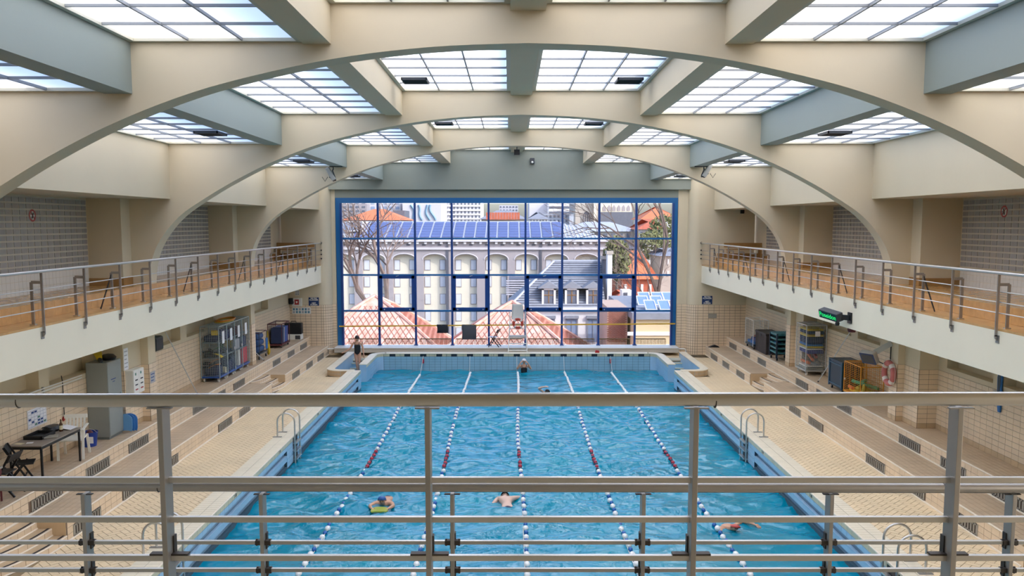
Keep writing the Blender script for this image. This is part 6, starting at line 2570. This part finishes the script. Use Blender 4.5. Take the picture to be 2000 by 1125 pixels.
def person(label, loc, J, skin, rz=0., suit=None, cap=None, hair=None, hand_dirs=None, look=(0, -1, 0), cap_low=False):
    """J: joint name -> position (metres, person space). One continuous skinned body with hands."""
    root = thing('person', label, 'person', loc=loc, rz=rz)
    V = {k: Vector(v) for k, v in J.items()}
    nodes, edges, ix = [], [], {}

    def nd(k, p, r):
        ix[k] = len(nodes)
        nodes.append((tuple(p), r))

    pel, che, nek, hed = V['pelvis'], V['chest'], V['neck'], V['head']
    nd('pelvis', pel, (.135, .105))
    nd('waist', pel.lerp(che, .45), (.115, .09))
    nd('chest', che, (.145, .105))
    nd('neck0', nek, .058)
    nd('neck1', nek.lerp(hed, .4), .052)
    edges += [(0, 1), (1, 2), (2, 3), (3, 4)]
    # head: a short chain so that jaw, face and crown differ
    fw = Vector(look).normalized()
    upv = (hed - nek).normalized()
    nd('jaw', hed + fw * .022 - upv * .035, .066)
    nd('mid', hed + upv * .02, .086)
    nd('crown', hed + upv * .075, .068)
    edges += [(ix['neck1'], ix['jaw']), (ix['jaw'], ix['mid']), (ix['mid'], ix['crown'])]
    for s in ('L', 'R'):
        if 'sh' + s in V:
            nd('sh' + s, V['sh' + s], .062)
            nd('el' + s, V['el' + s], .042)
            nd('fo' + s, V['el' + s].lerp(V['wr' + s], .35), .041)
            nd('wr' + s, V['wr' + s], .027)
            edges += [(2, ix['sh' + s]), (ix['sh' + s], ix['el' + s]), (ix['el' + s], ix['fo' + s]), (ix['fo' + s], ix['wr' + s])]
            hd = (Vector(hand_dirs[s]) if hand_dirs and s in hand_dirs else (V['wr' + s] - V['el' + s])).normalized()
            side = hd.cross(upv)
            if side.length < .1: side = hd.cross(Vector((0, 1, 0)))
            side.normalize()
            nrm_ = side.cross(hd).normalized()
            pm = V['wr' + s] + hd * .055
            nd('pm' + s, pm, (.036, .018))
            edges.append((ix['wr' + s], ix['pm' + s]))
            for f in range(4):
                off = side * ((f - 1.5) * .021)
                ln = (.065, .078, .072, .055)[f]
                b0 = V['wr' + s] + hd * .09 + off
                nd('f%d%s' % (f, s), b0, .0095)
                nd('g%d%s' % (f, s), b0 + hd * ln * .55 - nrm_ * .006, .009)
                nd('h%d%s' % (f, s), b0 + hd * ln - nrm_ * .022, .0075)
                edges += [(ix['pm' + s], ix['f%d%s' % (f, s)]), (ix['f%d%s' % (f, s)], ix['g%d%s' % (f, s)]), (ix['g%d%s' % (f, s)], ix['h%d%s' % (f, s)])]
            b0 = V['wr' + s] + hd * .035 - side * .036
            nd('t0' + s, b0, .012)
            nd('t1' + s, b0 + hd * .04 - side * .022, .010)
            edges += [(ix['pm' + s], ix['t0' + s]), (ix['t0' + s], ix['t1' + s])]
        if 'kn' + s in V:
            nd('hi' + s, V['hi' + s], .088)
            nd('th' + s, V['hi' + s].lerp(V['kn' + s], .45), .075)
            nd('kn' + s, V['kn' + s], .052)
            nd('ca' + s, V['kn' + s].lerp(V['an' + s], .3), .054)
            nd('an' + s, V['an' + s], .034)
            edges += [(0, ix['hi' + s]), (ix['hi' + s], ix['th' + s]), (ix['th' + s], ix['kn' + s]), (ix['kn' + s], ix['ca' + s]), (ix['ca' + s], ix['an' + s])]
            toe = V.get('to' + s, V['an' + s] + fw * .17 - upv * .05)
            nd('ft' + s, V['an' + s].lerp(toe, .55) - upv * .03, .034)
            nd('to' + s, toe, .024)
            edges += [(ix['an' + s], ix['ft' + s]), (ix['ft' + s], ix['to' + s])]
    body = skin_mesh('body', nodes, edges, skin, root)
    # face
    sd = fw.cross(upv).normalized()
    fc = hed + fw * .088
    MB().add([fc + fw * .028 - upv * .005, fc + sd * .014 - upv * .012, fc - sd * .014 - upv * .012, fc + upv * .03], [(0, 1, 3), (0, 3, 2), (0, 2, 1)]).build('nose', skin, root)
    for e in (-1, 1):
        MB().lathe([(.001, -.011), (.011, 0), (.001, .011)], fc + sd * e * .032 + upv * .022 - fw * .008, 8).build('eye', 'black_plastic', root, smooth=True)
        MB().lathe([(.001, -.03), (.014, -.012), (.016, .014), (.001, .03)], hed + sd * e * .088 + upv * .01, 8).build('ear', skin, root, smooth=True)
    MB().obox(fc - upv * .035 - fw * .004, (.04, .01, .01), Matrix((sd, fw, upv)).transposed()).build('mouth', 'lips', root)
    if cap or hair:
        # cap / hair: upper part of a slightly larger skull
        mb = MB()
        n, k = 16, 8
        R = Matrix((sd, fw, upv)).transposed()
        c = hed + upv * .03 - fw * .006
        lo = -.25 if hair else .02
        vs = []
        for i in range(k + 1):
            phi = lo + (PI / 2 - lo) * i / k
            for j in range(n):
                a = 2 * PI * j / n
                front = math.sin(a)            # +1 at the face side
                ph = phi + (max(0, front) * (.42 if hair else .3)) * (1 - i / k)
                vs.append(c + R @ Vector((.1 * math.cos(ph) * math.cos(a), .112 * math.cos(ph) * math.sin(a), .118 * math.sin(ph))))
        fs = [(i * n + j, i * n + (j + 1) % n, (i + 1) * n + (j + 1) % n, (i + 1) * n + j) for i in range(k) for j in range(n)]
        mb.add(vs, fs).build('swim_cap' if cap else 'hair', cap or hair, root, smooth=True)
    if suit:
        kind, m_ = suit
        if kind == 'one_piece':
            ns = [(tuple(pel.lerp(che, -.3)), (.11, .10)), (tuple(pel), (.158, .128)), (tuple(pel.lerp(che, .45)), (.138, .112)), (tuple(che), (.166, .126)), (tuple(che.lerp(nek, .3)), (.12, .1))]
            es = [(0, 1), (1, 2), (2, 3), (3, 4)]
            so = skin_mesh('swimsuit', ns, es, m_, root)
            for s in ('L', 'R'):
                if 'sh' + s in V:
                    st_ = che.lerp(V['sh' + s], .55)
                    f0 = che + fw * .105 + (V['sh' + s] - che) * .35
                    MB().tube([f0 - upv * .02, st_ + fw * .075 + upv * .05, st_ + upv * .085, st_ - fw * .09 + upv * .02], .013, 6).build('strap', m_, so, smooth=True)
        else:
            ns = [(tuple(pel), (.143, .113)), (tuple(pel.lerp(che, .15)), (.13, .1))]
            es = [(0, 1)]
            for s in ('L', 'R'):
                if 'kn' + s in V:
                    ns.append((tuple(V['hi' + s].lerp(V['kn' + s], .25)), .092))
                    es.append((0, len(ns) - 1))
            skin_mesh('trunks', ns, es, m_, root)
    return root


# woman stepping down into the water on the left stair
stp = -.16 - 2 * .165
person('woman in a black swimsuit stepping down the far left pool stairs', (-6.95, 36.45, stp),
       dict(pelvis=(0, 0, .90), chest=(0, 0, 1.24), neck=(0, -.01, 1.40), head=(0, -.05, 1.52),
            shL=(.17, 0, 1.34), elL=(.24, .02, 1.07), wrL=(.27, -.04, .84),
            shR=(-.17, 0, 1.34), elR=(-.30, -.04, 1.09), wrR=(-.52, -.12, .96),
            hiL=(.09, 0, .84), knL=(.085, -.06, .47), anL=(.07, .05, .09),
            hiR=(-.08, 0, .84), knR=(-.03, -.08, .46), anR=(.0, -.02, .08)),
       'skin', suit=('one_piece', 'swimsuit'), hair='hair_dark', look=(0, -1, -.35), hand_dirs={'L': (0, -.1, -1), 'R': (-1, -.2, -.35)})
# person standing in the far end, adjusting goggles
person('swimmer in white cap and black suit standing at the far end of the pool', (at(1023.5, 730, 36.7).x, 36.7, WATER - 1.0),
       dict(pelvis=(0, 0, .88), chest=(0, 0, 1.2), neck=(0, 0, 1.36), head=(0, -.03, 1.48),
            shL=(.18, 0, 1.29), elL=(.31, -.1, 1.16), wrL=(.17, -.16, 1.42),
            shR=(-.18, 0, 1.29), elR=(-.31, -.1, 1.16), wrR=(-.17, -.16, 1.42),
            hiL=(.09, 0, .82), knL=(.1, 0, .46), anL=(.1, 0, .09), hiR=(-.09, 0, .82), knR=(-.1, 0, .46), anR=(-.1, 0, .09)),
       'skin', suit=('one_piece', 'swimsuit'), cap='cap_white', look=(0, -1, -.1), hand_dirs={'L': (-.5, .1, .6), 'R': (.5, .1, .6)})
# crawl swimmer near the far end
c = onz(1069, 770, WATER)
person('crawl swimmer with one arm raised near the far end, dark cap', (c.x, c.y, WATER - .06),
       dict(pelvis=(.42, .42, -.06), chest=(.1, .12, .0), neck=(0, -.02, .04), head=(-.0, -.06, .14),
            shL=(.22, .02, .03), elL=(.46, -.2, -.08), wrL=(.55, -.45, -.15),
            shR=(-.12, .16, .08), elR=(-.34, .05, .28), wrR=(-.12, -.05, .36),
            hiL=(.5, .42, -.08), knL=(.75, .75, -.15), anL=(.95, 1.1, -.18), hiR=(.42, .5, -.08), knR=(.62, .86, -.15), anR=(.82, 1.2, -.2)),
       'skin_pale', cap='hair_dark', suit=('trunks', 'trunks'), look=(-.3, -1, .15), hand_dirs={'R': (.9, -.2, .1)})
# kickboard swimmer coming towards us
c = onz(745, 992, WATER)
mat('board_green', 'A3AE3C', .5)
kb = kickboard_mesh().build('kickboard', 'board_green', None, bevel=.008, loc=(c.x, c.y - .45, WATER + .05))
kb.rotation_euler = (PI / 2, 0, PI)
kb.scale = (1.0, 1, .75)
tag(kb, 'yellow green kickboard held by the swimmer in the blue cap', 'kickboard')
person('swimmer in a blue cap holding a kickboard in the second lane', (c.x, c.y, WATER),
       dict(pelvis=(.06, .85, -.10), chest=(.01, .38, -.02), neck=(0, .2, .04), head=(0, .12, .14),
            shL=(.2, .3, .0), elL=(.27, .02, .04), wrL=(.19, -.22, .06),
            shR=(-.2, .3, .0), elR=(-.27, .02, .04), wrR=(-.19, -.22, .06),
            hiL=(.14, .9, -.1), knL=(.2, 1.3, -.08), anL=(.26, 1.68, -.02), hiR=(-.02, .9, -.1), knR=(.04, 1.3, -.1), anR=(.1, 1.7, -.06),
            toL=(.3, 1.88, .03), toR=(.12, 1.9, -.02)),
       'skin', cap='cap_blue', suit=('trunks', 'trunks'), look=(0, -1, -.1), hand_dirs={'L': (-.5, -.6, -.1), 'R': (.5, -.6, -.1)})
# swimmer heading away in the third lane
c = onz(990, 990, WATER)
person('bare backed swimmer in dark trunks swimming away beside the middle rope', (c.x, c.y, WATER - .03),
       dict(pelvis=(.02, -.05, .0), chest=(-.03, .42, .04), neck=(-.05, .62, .05), head=(-.05, .76, .04),
            shL=(.15, .54, .06), elL=(.32, .78, .0), wrL=(.3, 1.05, -.06),
            shR=(-.22, .54, .05), elR=(-.34, .3, -.02), wrR=(-.32, .05, -.1),
            hiL=(.1, -.14, -.01), knL=(.14, -.5, -.06), anL=(.2, -.88, -.1), hiR=(-.06, -.14, -.01), knR=(-.03, -.52, -.08), anR=(.02, -.92, -.12),
            toL=(.2, -1.05, -.12), toR=(.02, -1.1, -.14)),
       'skin_pale', hair='hair_dark', suit=('trunks', 'trunks'), look=(0, .3, -1))
# swimmer low in the water on the right
c = onz(1425, 1030, WATER)
person('swimmer in a red cap low in the water in the rightmost lane', (c.x, c.y, WATER - .08),
       dict(pelvis=(-.22, .55, -.06), chest=(-.06, .16, .02), neck=(.02, .0, .05), head=(.07, -.08, .11),
            shL=(.14, .14, .04), elL=(.34, .25, .14), wrL=(.55, .08, .12),
            shR=(-.2, .02, .02), elR=(-.22, -.25, -.04), wrR=(-.02, -.42, -.06),
            hiL=(-.2, .66, -.1), knL=(-.3, 1.0, -.2), anL=(-.4, 1.35, -.3), hiR=(-.3, .6, -.1), knR=(-.42, .95, -.2), anR=(-.52, 1.3, -.3)),
       'skin', cap='cap_red', suit=('trunks', 'trunks'), look=(.4, -1, -.1), hand_dirs={'L': (.6, -.6, -.2)})
